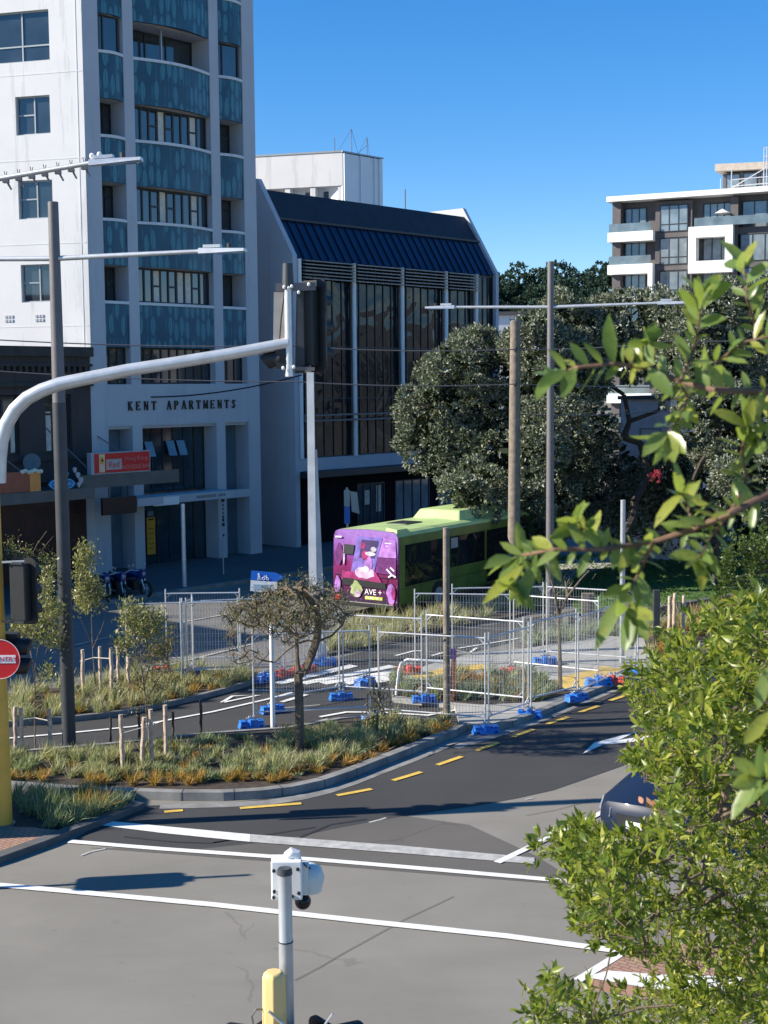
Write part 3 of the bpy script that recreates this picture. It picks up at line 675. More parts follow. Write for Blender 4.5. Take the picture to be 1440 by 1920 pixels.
for k, (t0, z0, r_) in enumerate(((-2.75, 4.5, .12), (-2.62, 4.3, .14), (-2.5, 4.1, .15), (-2.6, 3.95, .12))): b.extr([b.p(t0 + r_ * .62 * math.cos(a) * (1 + .25 * math.sin(3 * a)), 2.55 + k * .004, z0 + r_ * .85 * math.sin(a)) for a in [i * math.pi / 7 for i in range(14)]], UN * -.05)
tag(b.build('sign_cutout', mat('greyish_cutout', (.40, .38, .40), .6)), 'white wavy sign cutout on the shop verandah near the grey pole', 'sign')
b = frame(); b.box(-.85, .78, 1.5, 1.62, 2.62, 3.28); o = tag(b.build('hanging_sign', mat('maroon_sign', (.035, .008, .01), .5)), 'dark maroon sign hanging under the verandah beam', 'sign')
b = frame(); b.bar(b.p(-.5, 1.56, 3.28), b.p(-.5, 1.56, 3.74), .04); b.bar(b.p(.4, 1.56, 3.28), b.p(.4, 1.56, 3.74), .04); b.build('hanger', M['dframe'], o)
# terrace further back up the street, out of frame, that shades the road
b = frame(); b.box(-46, -21.5, -12, 0, 0, 12.5); b.box(-46, -21.5, -.3, .3, 12.3, 12.8); o = tag(b.build('terrace_building', M['brown']), 'long brown terrace further along the street past the gap', 'building')
# pale building across the street, reflected in the mirror glass
b = MB((46, 40, 0), (.15, 1, 0), (-1, .15, 0)); b.box(0, 42, -12, 0, 0, 13); o = tag(b.build('street_building', mat('grey_render', (.16, .165, .17), .8, 0, .6, .22)), 'plain grey two storey building across the street behind the trees', 'building')
b = MB((46, 40, 0), (.15, 1, 0), (-1, .15, 0)); b.box(14, 20, .01, 1.6, 4.6, 5.4); b.build('red_awning', M['signred'], o); b = MB((46, 40, 0), (.15, 1, 0), (-1, .15, 0))
for k in range(8): b.box(2 + k * 5, 5 + k * 5, 0, .02, 6.5, 10)
b.build('window', M['glass'], o)

# ---------------------------------------------------------------- dark glass office with the sloping roof
DC = G(553, 1031); DF = dict(o=DC, ux=UX, uy=UN); DW = 15.2
off = thing('office_building', 'dark mirror glass office with steep navy roof and white columns', 'building', DC)
b = MB(**DF)
def gable(t0, t1, extra=0.0):
    pr = [(0 + extra, 0), (0 + extra, 13.25 + extra), (-2.1, 16.85 + extra), (-14, 16.85 + extra), (-14, 0)]
    b.extr([b.p(t0, d, z) for d, z in pr], UX * (t1 - t0))
gable(0, .28, .12); gable(DW, DW + .25, .12); b.build('gable_wall', M['stucco_shaded'], off)
b = MB(**DF); b.box(.28, DW, -14, -.35, .0, 13.0); b.build('core_wall', M['dframe'], off)
b = MB(**DF)
sl0, sl1, sl2 = (0.02, 13.25), (-1.12, 15.1), (-2.02, 16.5)
b.mi = 0; b.hex([b.p(.28, sl0[0], sl0[1]), b.p(DW, sl0[0], sl0[1]), b.p(DW, sl0[0] - .4, sl0[1]), b.p(.28, sl0[0] - .4, sl0[1])], [b.p(.28, sl1[0], sl1[1]), b.p(DW, sl1[0], sl1[1]), b.p(DW, sl1[0] - .4, sl1[1]), b.p(.28, sl1[0] - .4, sl1[1])])
b.mi = 1; b.hex([b.p(.28, sl1[0] + .05, sl1[1] + .002), b.p(DW, sl1[0] + .05, sl1[1] + .002), b.p(DW, sl1[0] - .5, sl1[1] + .002), b.p(.28, sl1[0] - .5, sl1[1] + .002)], [b.p(.28, sl2[0], sl2[1]), b.p(DW, sl2[0], sl2[1]), b.p(DW, sl2[0] - .5, sl2[1]), b.p(.28, sl2[0] - .5, sl2[1])])
b.box(.28, DW, -14, -2.1, 16.2, 16.5)
rf = b.build('roof', [mat('navy_metal_roof', (.010, .026, .075), .42, .2, .25, 1.2), mat('charcoal_roof_band', (.016, .021, .032), .7, 0, .25, 1.5)], off)
b = MB(**DF)
for k in range(1, 27):
    tt = .28 + (DW - .28) * k / 27; b.bar(b.p(tt, sl0[0] + .01, sl0[1] + .03), b.p(tt, sl1[0] + .02, sl1[1] - .01), .05, .09, up=UN)
b.box(.28, DW, -1.12, -.98, 15.06, 15.16); b.build('roof_seam', mat('roof_seam', (.006, .009, .02), .5), rf)
b = MB(**DF); b.box(.28, DW, -.2, .1, 3.58, 4.16); b.build('sill_band', M['stucco_shaded'], off)
bays = [.28, 4.06, 7.55, 10.97, 13.5, DW]
for a, c_ in zip(bays, bays[1:]):
    n = 6 if c_ - a > 3 else 4
    window_unit(DF, off, a, c_, 4.16, 13.2, -.08, vm=[a + (c_ - a) * j / n for j in range(1, n)], hm=[(9.3, a, c_), (6.9, a, c_)], fm='dframe', gm='glassd', fw=.06, name='curtain_wall')
for tt in (.42, 4.06, 7.55, 10.97, 13.5): b = MB(**DF); b.cyl(b.p(tt, .12, 4.16), b.p(tt, .12, 13.22), .10, 12); b.build('column', M['white'], off, True)
b = MB(**DF)
for k in range(6):
    z = 12.4 + k * .155
    for a, c_ in ((.6, 4.0), (4.1, 7.5), (7.6, 10.9), (11.0, 13.5)): b.hex([b.p(a, .02, z), b.p(c_, .02, z), b.p(c_, .34, z - .05), b.p(a, .34, z - .05)], [b.p(a, .02, z + .05), b.p(c_, .02, z + .05), b.p(c_, .34, z), b.p(a, .34, z)])
b.build('louvre', mat('bronze_louvre', (.22, .21, .20), .5, .3), off)
b = MB(**DF)
for z in (5.85, 6.1): b.box(.5, 13.6, .2, .27, z, z + .08)
for tt in (.6, 4.06, 7.55, 10.97, 13.5): b.box(tt - .03, tt + .03, .0, .2, 5.9, 6.1)
b.build('railing', M['dull'], off)
b = MB(**DF); b.box(.28, DW, -.45, -.349, .12, 3.58); b.build('recess_wall', mat('matt_black_wall', (.012, .013, .016), .95, 0, .2, 2, spec=.05), off)
b = MB(**DF); b.box(.28, DW, -.2, .7, 3.28, 3.56); b.build('soffit', M['dframe'], off)
for k, (a, c_) in enumerate(((4.6, 6.6), (7.4, 10.1), (10.8, 13.4))):
    window_unit(DF, off, a, c_, .4, 2.75, -.3, vm=[a + (c_ - a) * j / 4 for j in range(1, 4)], fm='dframe', gm='glassb' if k else 'glass', name='shopfront')
b = MB(**DF); b.box(5.1, 5.5, -.335, -.325, 1.7, 2.4); b.box(6.0, 6.35, -.335, -.325, 1.3, 2.6); b.build('pale_display', M['curtain'], off)  # pale boards on the shop glass

# ---------------------------------------------------------------- white plant-room block behind
WC = AT(642, 285, 84); WC = V3((WC.x, WC.y, 0)); WT = AT(642, 285, 84).z
wh = thing('concrete_block', 'white concrete office top rising behind the navy roof', 'building', WC)
b = MB(WC, LW, LN); wd = 7.0
b.box(0, wd, -6, 0, WT - 1.95, WT); b.box(0, wd, -6, -.55, 0, WT - 1.951)
for tt in (0, 1.75, 3.35, 4.9): b.box(tt, tt + .32, -.549, -.05, 8, WT - 1.96)
b.box(.3, wd, -.549, -.25, 8, WT - 3.4); b.build('wall', M['stucco'], wh)
b = MB(WC, LW, LN)
for tt in (.35, .95, 2.1, 3.7): b.box(tt, tt + .42, -.549, -.5, WT - 3.3, WT - 2.2)
b.build('window', M['glass'], wh)
b = MB(WC, UX, UN); b.box(0, 3.6, -7, -.002, 0, WT - .05); b.box(3.6, 4.4, -6, -.6, 0, WT - 3.2)
for tt in (.05, 1.5, 2.75, 3.2): b.box(tt, tt + .09, -.002, .1, 8, WT - .05)
b.build('side_wall', M['white'], wh)
b = MB(WC, UX, UN); b.box(-.05, 3.65, -7, .05, WT, WT + .08); b.build('parapet_cap', M['alu'], wh); b = MB(WC, LW, LN); b.box(-.04, wd, -6, .04, WT, WT + .1); b.build('parapet_cap', M['alu'], wh)
an = thing('roof_aerial', 'thin radio aerial with guy wires on the white concrete block', 'aerial', WC + V3((0, 0, WT)))
b = MB(WC, UX, UN); z = WT
for tt, hh in ((.4, 1.0), (1.9, 1.7), (3.3, 1.4)): b.cyl(b.p(tt, -1, z), b.p(tt, -1, z + hh), .022, 6)
for q in ((1.9, 1.7, .5), (1.9, 1.7, 2.6), (3.3, 1.4, 2.3), (3.3, 1.4, 3.6), (3.3, .9, 2.0)): b.cyl(b.p(q[0], -1, z + q[1]), b.p(q[2], -1, z), .012, 5)
b.build('mast', M['dull'], an)
q = G(760, 1100); p = AT(760, 400, 76); b = MB(); b.cyl((p.x, p.y, 16.4), (p.x, p.y, 18.0), .03, 6); tag(b.build('roof_aerial', M['dull']), 'single thin whip aerial standing on the navy office roof', 'aerial')

# ---------------------------------------------------------------- hillside apartments with white balconies
AP = AT(1141, 372, 134); AT_ = AP.z; AO = V3((AP.x, AP.y, 0)); AX = V3((.902, -.432, 0)).normalized(); AN = V3((-.432, -.902, 0)).normalized()
AF = dict(o=AO, ux=AX, uy=AN)
def APX(u, v): p_ = ONPL(u, v, AO, AN); return (p_ - AO).dot(AX), p_.z
apt = thing('apartment_building', 'dark grey apartment building with white framed balconies beyond the trees', 'building', AO)
M['dgrey'] = mat('dark_grey_cladding', (.105, .095, .097), .75, 0, .15, 1.5); M['sunwhite'] = M['white']
M['railglass'] = glass('pale_balcony_glass', (.13, .165, .18), .08)
b = MB(**AF); b.box(.3, 30, -14, -1.4, 0, AT_ - .37); b.box(.3, 1.1, -1.399, -.3, 0, AT_ - .37); b.build('wall', M['dgrey'], apt)
b = MB(**AF); b.box(-.1, 30.4, -14.5, .35, AT_ - .36, AT_ + .12); b.build('roof', M['sunwhite'], apt)
x1a = APX(1225, 440)[0]; xb0, xb1 = APX(1294, 450)[0], APX(1375, 450)[0]; xw0, xw1 = APX(1234, 450)[0], APX(1287, 450)[0]
fl = [AT_ - .55 - 3.05 * k for k in range(9)]
b = MB(**AF)
b.box(x1a, xb0, -1.398, -.7, 0, AT_ - .55); b.box(xb1 - .4, xb1 + .3, -1.397, -.5, 0, AT_ - .55); b.box(xb1 + 5.2, xb1 + 6, -1.397, -.5, 0, AT_ - .55)
for k in range(1, 8): b.box(xb1 + .3, xb1 + 5.2, -1.397, -.6, fl[k] - .35, fl[k] + .25); b.box(x1a, xb0, -.7, -.62, fl[k] - .3, fl[k] + .2)
b.build('cladding', M['dgrey'], apt)
for k in range(7):
    z0, z1 = fl[k + 1] + .2, fl[k] - .35
    def win(a, c_, n, y, hm=()): window_unit(AF, apt, a, c_, z0, z1, y, vm=[a + (c_ - a) * j / n for j in range(1, n)], hm=hm, fm='dframe', gm='glassb', fw=.09, dep=.05)
    win(1.2, x1a - 1.0, 3, -1.3); win(xw0, xw1, 3, -.55, hm=((z0 + .7, xw0, xw1),))
    win(xb0 + .9, xb1 - .5, 4 if k == 0 else 3, -1.3)
    win(xb1 + .5, xb1 + 5.0, 4, -.55 if k else -1.3)
    if k >= 1:
        q = MB(**AF); q.box(0, x1a, -1.3, .25, fl[k] - .55, fl[k] + .35)
        if k == 2: q.box(x1a - .45, x1a, -1.3, .248, fl[k + 1] + .35, fl[k] - .551)
        q.build('balcony', M['sunwhite'], apt)
    q = MB(**AF); q.box(.1, x1a - .2, .08, .12, fl[k + 1] + .35, fl[k + 1] + 1.15); q.build('balcony_glass', M['railglass'], apt)
q = MB(**AF); q.box(xb0 - .1, xb1, -1.0, .3, fl[1] - .55, fl[1] + .45); q.box(xb0 - .1, xb1, -1.0, .3, fl[2] - .75, fl[2] + .35)
q.box(xb0 - .1, xb0 + .6, -1.0, .299, fl[2] + .351, fl[1] - .551); q.box(xb1 - .7, xb1, -1.0, .299, fl[2] + .351, fl[1] - .551); q.build('balcony_frame', M['sunwhite'], apt)
q = MB(**AF); q.box(xb0 + .3, xb1, -1.0, .3, fl[3] - .55, fl[3] + .35); q.box(xb1 - .7, xb1, -1.0, .299, fl[4] - .5, fl[3] - .551); q.build('balcony_frame', M['sunwhite'], apt)
q = MB(**AF); q.box(xb0 + .4, xb1 + 5, .1, .14, fl[1] + .46, fl[1] + 1.25); q.build('balcony_glass', M['railglass'], apt)
um = thing('patio_umbrella', 'small white patio umbrella on the top balcony of the grey apartments', 'umbrella', MB(**AF).p(xb1 - 1.1, -.4, fl[1] + .46))
q = MB(**AF); q.cyl(q.p(xb1 - 1.1, -.4, fl[1] + .45), q.p(xb1 - 1.1, -.4, fl[1] + 1.9), .03, 6); q.build('pole', M['white'], um)
q = MB(**AF); q.cyl(q.p(xb1 - 1.1, -.4, fl[1] + 1.6), q.p(xb1 - 1.1, -.4, fl[1] + 2.0), .75, 10, .04); q.build('canopy', M['white'], um)
# roof house and its scaffold
ph = thing('roof_house', 'small penthouse with sloping fascia on the white apartment roof', 'building', MB(**AF).p(APX(1330, 320)[0], -6, AT_ + .12))
pa, pb_ = APX(1332, 330)[0], APX(1420, 330)[0]
q = MB(**AF); q.box(pa + .3, pb_, -10, -4, AT_ + .125, AT_ + 2.1); q.build('wall', M['dgrey'], ph)
q = MB(**AF); q.hex([q.p(pa - .3, -3.2, AT_ + 2.3), q.p(pb_ + .5, -3.2, AT_ + 2.15), q.p(pb_ + .5, -10.3, AT_ + 2.15), q.p(pa - .3, -10.3, AT_ + 2.3)], [q.p(pa - .3, -3.2, AT_ + 2.95), q.p(pb_ + .5, -3.2, AT_ + 2.8), q.p(pb_ + .5, -10.3, AT_ + 2.8), q.p(pa - .3, -10.3, AT_ + 2.95)]); q.build('roof', mat('tan_fascia', (.42, .36, .30), .7), ph)
for k in range(3): window_unit(AF, ph, pa + .6 + k * 1.6, pa + 1.9 + k * 1.6, AT_ + .3, AT_ + 2.0, -3.94, fm='dframe', gm='glassb')
sc = thing('scaffold', 'tubular scaffold with rails around the penthouse and a red hoarding', 'scaffold', MB(**AF).p(pb_, -2.5, AT_ + .12))
q = MB(**AF)
for tt in (pa + .4, pa + 1.4, pa + 4.6, pb_ + .1, pb_ + 1.6, pb_ + 3.2): q.cyl(q.p(tt, -2.6, AT_ + .12), q.p(tt, -2.6, AT_ + (1.5 if tt < pa + 1 else 2.4 if tt < pb_ else 4.0)), .05, 6)
for z in (.7, 1.3): q.cyl(q.p(pa + 1.4, -2.6, AT_ + z), q.p(pb_ + 4, -2.6, AT_ + z + .1), .05, 6)
for z in (2.4, 3.2, 4.0): q.cyl(q.p(pb_ + .1, -2.6, AT_ + z), q.p(pb_ + 4, -2.6, AT_ + z), .05, 6)
q.cyl(q.p(pa + 1.0, -2.6, AT_ + .3), q.p(pa + 4.6, -2.6, AT_ + 2.2), .05, 6); q.build('tube_frame', M['galvl'], sc)
q = MB(**AF); q.box(pb_ + .4, pb_ + 4, -3.2, -3.1, AT_ + .3, AT_ + .9); q.box(pb_ + .4, pb_ + 4, -3.2, -3.1, AT_ + 2.4, AT_ + 3.3); q.build('hoarding', mat('salmon_hoarding', (.62, .16, .10), .7), sc)
# a low pale house glimpsed between the trees and one at the foot of the hill
HX, HY = V3((.8, -.6, 0)), V3((.6, .8, 0)); HO = V3((9.9, 59.5, 0)); b = MB(HO, HX, HY); b.box(.3, 2.6, 0, 4, 0, 6.8); o = tag(b.build('house', mat('pink_white_render', (.80, .68, .67), .8)), 'pale pink rendered house glimpsed between the dark trees', 'building')
b = MB(HO, HX, HY); b.box(.2, 2.7, -.1, 4.2, 6.8, 6.95); b.build('roof', M['dgrey'], o)
window_unit(dict(o=HO, ux=-HX, uy=-HY), o, -2.2, -1.2, 4.0, 5.6, .03)
p = AT(950, 608, 190); b = MB((p.x, p.y, 0), (1, 0, 0), (0, 1, 0)); b.box(-4, 6, 0, 8, 0, p.z + 1.2); o = tag(b.build('house', M['stucco']), 'small white house end at the foot of the wooded hill', 'building'); b = MB((p.x, p.y, 0)); b.box(-4.3, 6.3, -.3, 8.3, p.z + 1.2, p.z + 1.7); b.build('roof', M['dgrey'], o)
# ================================================================ poles, lamps, signals, signs, wires
AX0 = V3((.98, -.2, 0)).normalized()
def luminaire(parent, p, d, L=.95):
    n = V3((-d.y, d.x, 0)); b = MB(p, d, n)
    b.hex([b.p(0, -.09, -.05), b.p(L, -.14, -.03), b.p(L, .14, -.03), b.p(0, .09, -.05)], [b.p(0, -.07, .06), b.p(L, -.10, .03), b.p(L, .10, .03), b.p(0, .07, .06)])
    b.box(.1, .45, -.08, .08, .06, .12); o = b.build('lamp_head', M['galvl'], parent)
    b = MB(p, d, n); b.box(.35, L - .08, -.1, .1, -.062, -.045); b.build('lens', M['glassb'], o)
    b = MB(p, d, n); b.cyl(b.p(.62, 0, .05), b.p(.62, 0, .14), .05, 8); b.build('photocell', M['dframe'], o)
def lamp_pole(label, base, top, r0_, r1_, arm_z, arms, low=None):
    t_ = thing('street_lamp', label, 'street lamp', base, 'tall street lamps')
    b = MB(); hi = base + V3((0, 0, top))
    if low:
        b.tube([base, base + V3((0, 0, low))], [r0_ * 1.04, r0_], 16); b.build('lower_pole', M['slate'], t_, True)
        b = MB(); b.tube([base + V3((0, 0, low + .002)), hi], [r0_ * .96, r1_], 16); b.build('upper_pole', M['dull'], t_, True)
    else: b.tube([base, hi], [r0_, r1_], 14); b.build('pole', M['dull'], t_, True)
    for s_, L in arms:
        d = AX0 * s_; p0 = base + V3((0, 0, arm_z)) + d * r1_ * .8; p1 = p0 + d * L + V3((0, 0, .06))
        b = MB(); b.tube([p0, p0.lerp(p1, .5), p1], [.055, .05, .04], 10); b.build('arm', M['galvl'], t_, True); luminaire(t_, p1 - d * .05, d)
    b = MB(); b.cyl(base + V3((0, 0, .0)), base + V3((0, 0, .05)), r0_ * 1.5, 12); b.build('base_plate', M['dull'], t_)
    return t_
pL = G(130, 1400); pR = G(1031, 1155)
lamp_pole('thick weathered street lamp with dark painted lower shaft standing in the near planter', pL, 11.25, .138, .106, 10.12, ((1, 3.05), (-1, 3.0)), 7.2)
lamp_pole('grey street lamp with two thin arms in front of the big dark trees', pR, 11.35, .14, .10, 9.92, ((1, 3.3), (-1, 3.05)))
# lamp arm entering from the left with bird spikes and clips
sp_ = V3((-9.6, 27.2, 0)); a1 = AT(-60, 345, 26.6); a2 = AT(168, 306, 26.0)
t_ = thing('street_lamp', 'lamp arm with hanging clips and a white lamp head against the sunlit tower wall', 'street lamp', sp_)
b = MB(); zz = a1.z - (a1 - sp_).xy.length * .16; b.tube([sp_, V3((sp_.x, sp_.y, zz))], [.15, .11], 12); b.build('pole', M['dull'], t_, True)
b = MB(); b.tube([V3((sp_.x, sp_.y, zz - .1)), a1, a2], [.06, .055, .045], 10); b.build('arm', M['galv'], t_, True)
b = MB()
for k in range(9):
    p = a1.lerp(a2, .1 + k * .107); b.bar(p + V3((0, 0, -.03)), p + V3((.1, 0, -.22)), .05, .03); b.box(p.x - .05, p.x + .06, p.y - .05, p.y + .05, p.z - .1, p.z - .04)
    b.bar(p, p + V3((-.02, 0, .12)), .012); b.bar(p, p + V3((.03, 0, .11)), .012)
b.build('clip', M['dull'], t_)
luminaire(t_, a2, (a2 - a1).normalized() * .25 + V3((.75, 0, .03)), .98)
b = MB(); d = (a2 - a1).normalized()
for k in (0.05, .2): b.sphere(a2 + d * k + V3((0, 0, .12)), .05, .04, .06, 7, 5)
b.build('fixing', M['white'], t_)

# ---- traffic signals
def signal_head(name, c, face, parent, h=1.15, w_=.52, label=None, back='black', visors=True, nl=3):
    """black target board with rounded corners, housing behind, lenses and visors in front; c = centre, face = horizontal facing"""
    f = V3((face[0], face[1], 0)).normalized(); x = V3((-f.y, f.x, 0)); r_ = .1
    def rr(wd, hh, y): 
        pts = []
        for cx, cz, a0 in ((wd / 2 - r_, hh / 2 - r_, 0), (-wd / 2 + r_, hh / 2 - r_, 90), (-wd / 2 + r_, -hh / 2 + r_, 180), (wd / 2 - r_, -hh / 2 + r_, 270)):
            for k in range(5): a = R(a0 + k * 22.5); pts.append(c + x * (cx + r_ * math.cos(a)) + V3((0, 0, cz + r_ * math.sin(a))) + f * y)
        return pts
    b = MB(); b.extr(rr(w_, h, -.015), f * .03); o = b.build('target_board', M[back], parent)
    b = MB(c, x, f); b.box(-.15, .15, -.19, -.016, -h * .43, h * .43); b.build('housing', M['black'], parent, bevel=.02)
    b = MB(c, x, f); b.box(-.155, .155, .016, .08, -h * .43, h * .43); b.build('lens_panel', M['black'], parent)
    for k in range(nl):
        z = h * .43 * (.66 - .66 * k) if nl == 3 else h * .43 * (.5 - k)
        b = MB(); cc = c + f * .081 + V3((0, 0, z)); b.cyl(cc, cc + f * .012, .10, 14); ln = b.build('lens', mat('lens_%s' % 'rag'[k], ((.10, .005, .005), (.10, .05, .004), (.004, .07, .04))[k], .2, 0, 0), parent)
        if visors:
            b = MB(); n = 12
            A_ = [cc + x * .125 * math.cos(q) + V3((0, 0, .125 * math.sin(q))) for q in [R(-30 + 240 * i / n) for i in range(n + 1)]]
            for i in range(n):
                p, q = A_[i], A_[i + 1]; p2, q2 = p + f * .26 + V3((0, 0, -.03)), q + f * .26 + V3((0, 0, -.03)); ip, iq, ip2, iq2 = [cc + (v - cc) * .94 + f * .004 for v in (p, q, p2, q2)]
                b.hex([p, q, iq, ip], [p2, q2, iq2, ip2])
            b.build('visor', M['black'], parent)
    b = MB(c, x, f)
    for z in (h * .44, -h * .44): b.box(-.13, .13, -.22, -.192, z - .02, z + .02)
    b.build('bracket', M['dframe'], parent)
    return o
YB = G(6, 1556); ysig = thing('signal_pole', 'yellow painted traffic signal pole with a long curved grey mast arm', 'traffic signal', YB)
def ya(u, v, dy=0.0): return AT(u, v, YB.y + dy)
b = MB(); b.tube([YB, V3((YB.x, YB.y, ya(0, 905).z))], [.165, .135], 18); b.build('pole', M['yel'], ysig, True)
b = MB(); b.cyl(YB, YB + V3((0, 0, .12)), .21, 16); b.build('base_collar', M['dull'], ysig, True)
apx = [(-3, 905), (-2, 862), (2, 828), (12, 795), (28, 768), (50, 747), (78, 732), (112, 720), (160, 710), (240, 694), (330, 680), (440, 662), (541, 643)]
b = MB(); pp = [ya(u, v) for u, v in apx]; b.tube(pp, [.128, .126, .122, .12, .118, .116, .114, .112, .108, .104, .10, .096, .092], 16); b.build('mast_arm', M['galvl'], ysig, True)
cp = ya(541, 600); b = MB(); b.cyl(V3((cp.x, cp.y, ya(541, 706).z)), V3((cp.x, cp.y, ya(541, 535).z)), .068, 14); b.build('drop_pipe', M['galvl'], ysig, True)
b = MB(); z0 = ya(541, 542).z; b.cyl(V3((cp.x, cp.y, z0)), V3((cp.x, cp.y, ya(541, 494).z)), .10, 14, .085); b.build('aerial_cap', M['slate'], ysig, True)
b = MB(); b.bar(ya(517, 539), ya(592, 537, .02), .09, .13); b.build('cross_bracket', M['dull'], ysig); b = MB(); b.bar(ya(532, 690), ya(590, 692), .06); b.build('lower_bracket', M['dull'], ysig)
b = MB()
for u, v in ((533, 538), (541, 540), (547, 537), (579, 533), (531, 690), (551, 688), (560, 548)): b.sphere(ya(u, v, -.09), .028, .028, .034, 6, 4)
b.build('bolt', M['white'], ysig)
signal_head('h', ya(588, 612, .22), (.66, .75), ysig, 1.52, .60)
b = MB(); b.extr([ya(556, 543, .1), ya(577, 543, .1), ya(571, 700, .1), ya(553, 700, .1)], (0, .1, 0)); b.build('side_housing', M['slate'], ysig)
b = MB(); b.bar(ya(525, 548, .1), ya(523, 690, .1), .2, .05, up=(0, 1, 0)); b.build('second_board', mat('sunlit_board_back', (.40, .37, .34), .7, 0, .15, 3), ysig)  # pale beige stands in for sun on the board's back
b = MB(); b.tube([ya(533, 552), ya(527, 600), ya(524, 640), ya(534, 650)], .012, 6); b.build('cable', M['rubber'], ysig)
b = MB(); c_ = ya(520, 672, .05); x_ = V3((-.9, .42, 0)); b.tube([c_ + V3((.08, 0, .0)), c_ + x_ * .16 + V3((0, 0, -.02)), c_ + x_ * .20 + V3((0, 0, -.05))], [.13, .15, .15], 12)
b.box(c_.x - .02, c_.x + .16, c_.y - .1, c_.y + .1, c_.z - .17, c_.z + .26); b.build('second_visor', M['black'], ysig, True)
signal_head('h', ya(45, 1108, -.05), (.35, .94), ysig, 1.12, .52)
b = MB(); b.bar(ya(4, 1054, -.2), ya(46, 1052, -.24), .03); b.build('bracket', M['galv'], ysig); b = MB(); b.bar(ya(4, 1165, -.2), ya(46, 1165, -.24), .03); b.build('bracket', M['dframe'], ysig)
for v in (1212, 1248):
    c_ = ya(30, v, .1); b = MB(); b.tube([c_, c_ + V3((.19, .03, -.01)), c_ + V3((.22, .03, -.02))], [.15, .145, .14], 12); b.build('side_visor', M['black'], ysig, True)
b = MB(); b.box(ya(20, 1230).x - .1, ya(20, 1230).x + .1, YB.y + .05, YB.y + .3, ya(0, 1265).z, ya(0, 1190).z); b.build('side_housing', M['black'], ysig)
nz = ya(0, 1236, -.22); ne = thing('no_entry_sign', 'round red no entry sign with white bar on the yellow pole', 'sign', nz)
b = MB(); b.cyl(nz + V3((0, .02, 0)), nz, .335, 40); b.build('disc', M['signred'], ne)
b = MB(); b.box(nz.x - .262, nz.x + .262, nz.y - .006, nz.y - .001, nz.z - .068, nz.z + .068); b.build('bar', M['signwhite'], ne)
text('lettering', 'NO ENTRY', .115, nz + V3((0, -.009, -.04)), (1, 0, 0), (0, 0, 1), M['signred'], ne, .002)
b = MB(); b.tube([nz + V3((.331 * math.cos(a), -.003, .331 * math.sin(a))) for a in [k * math.pi / 24 for k in range(49)]], .006, 4, False); b.build('rim', M['signwhite'], ne)

# ---- camera pole in front
CP = G(539, 1925); CP = AT(538, 1900, 10.7); cb = V3((CP.x, CP.y, 0)); ct = AT(534, 1632, 10.7).z
cam_t = thing('signal_pole', 'grey signal pole near the bottom edge carrying a white camera and yellow cap', 'traffic signal', cb)
b = MB(); b.tube([cb, V3((cb.x, cb.y, ct - .58))], [.066, .057], 20); b.build('lower_pole', M['galv'], cam_t, True)
b = MB(); b.tube([V3((cb.x, cb.y, ct - .577)), V3((cb.x, cb.y, ct - .57)), V3((cb.x, cb.y, ct))], [.058, .055, .055], 20); b.build('upper_pole', M['galv'], cam_t, True)
b = MB(); b.cyl(V3((cb.x, cb.y, ct - .585)), V3((cb.x, cb.y, ct - .575)), .0605, 20); b.build('joint_ring', M['rubber'], cam_t)
b = MB(); b.cyl(V3((cb.x, cb.y, ct - .03)), V3((cb.x, cb.y, ct + .012)), .062, 20, .058); b.cyl(V3((cb.x, cb.y, ct + .0125)), V3((cb.x, cb.y, ct + .02)), .05, 20); b.build('pole_cap', M['slate'], cam_t, True)
cc = thing('security_camera', 'white dome security camera box strapped to the top of the grey pole', 'camera', V3((cb.x, cb.y, ct)))
def cw(u, v, y=10.8): return AT(u, v, y)
b = MB(); p0, p1 = cw(509, 1688), cw(566, 1614); b.box(p0.x, p1.x, 10.79, 10.86, p0.z, p1.z); b.box(p0.x, p1.x - .02, 10.86, 10.93, p0.z + .01, p1.z + .012); b.build('back_plate', M['white'], cc, bevel=.012)
b = MB()
for u, v in ((513, 1633), (513, 1683), (558, 1630), (560, 1675), (548, 1681), (514, 1672)): b.sphere(cw(u, v, 10.785), .014, .008, .017, 8, 5)
b.build('bolt_hole', M['rubber'], cc)
b = MB(); q = cw(580, 1650, 10.98); pr = [(-.095, .06), (-.09, .10), (.02, .125), (.10, .10), (.135, .05), (.14, .005)]
b.tube([q + V3((0, 0, z)) for z, r_ in pr], [r_ for z, r_ in pr], 20); b.box(p1.x - .01, q.x, 10.85, 10.96, p0.z + .02, p1.z - .06); b.build('camera_housing', mat('pale_green_white', (.62, .66, .63), .35, 0, .04), cc, True)
b = MB(); b.sphere(cw(568, 1690, 10.93), .068, .068, .068, 16, 10); b.build('dome_lens', M['glassd'], cc, True)
b = MB(); pz = cw(548, 1612, 10.87); b.tube([pz + V3((-.05, 0, -.01)), pz + V3((-.03, 0, .035)), pz + V3((.005, 0, .06)), pz + V3((.03, 0, .055)), pz + V3((.04, 0, .0))], [.03, .042, .045, .04, .035], 14); b.build('cable_gland', M['white'], cc, True)
b = MB(); b.tube([cw(569, 1618, 10.8), cw(575, 1626, 10.85), cw(582, 1628, 10.9)], .006, 6); b.build('lead', M['rubber'], cc)
b = MB(); q = cw(514, 1860, 10.55); W_ = .085
b.tube([q + V3((0, 0, z)) for z in (-.30, -.2, .12, .155, .17, .172)], [.10, .097, .092, .08, .062, .001], 8); b.build('button_hood', M['cream'], cam_t, True, bevel=.006)
for u, f_ in ((492, (-.85, .5)), (612, (.8, .6))):
    signal_head('h', AT(u, 2013, 10.62) + V3((0, .0, .0)), f_, cam_t, .86, .46, visors=True)
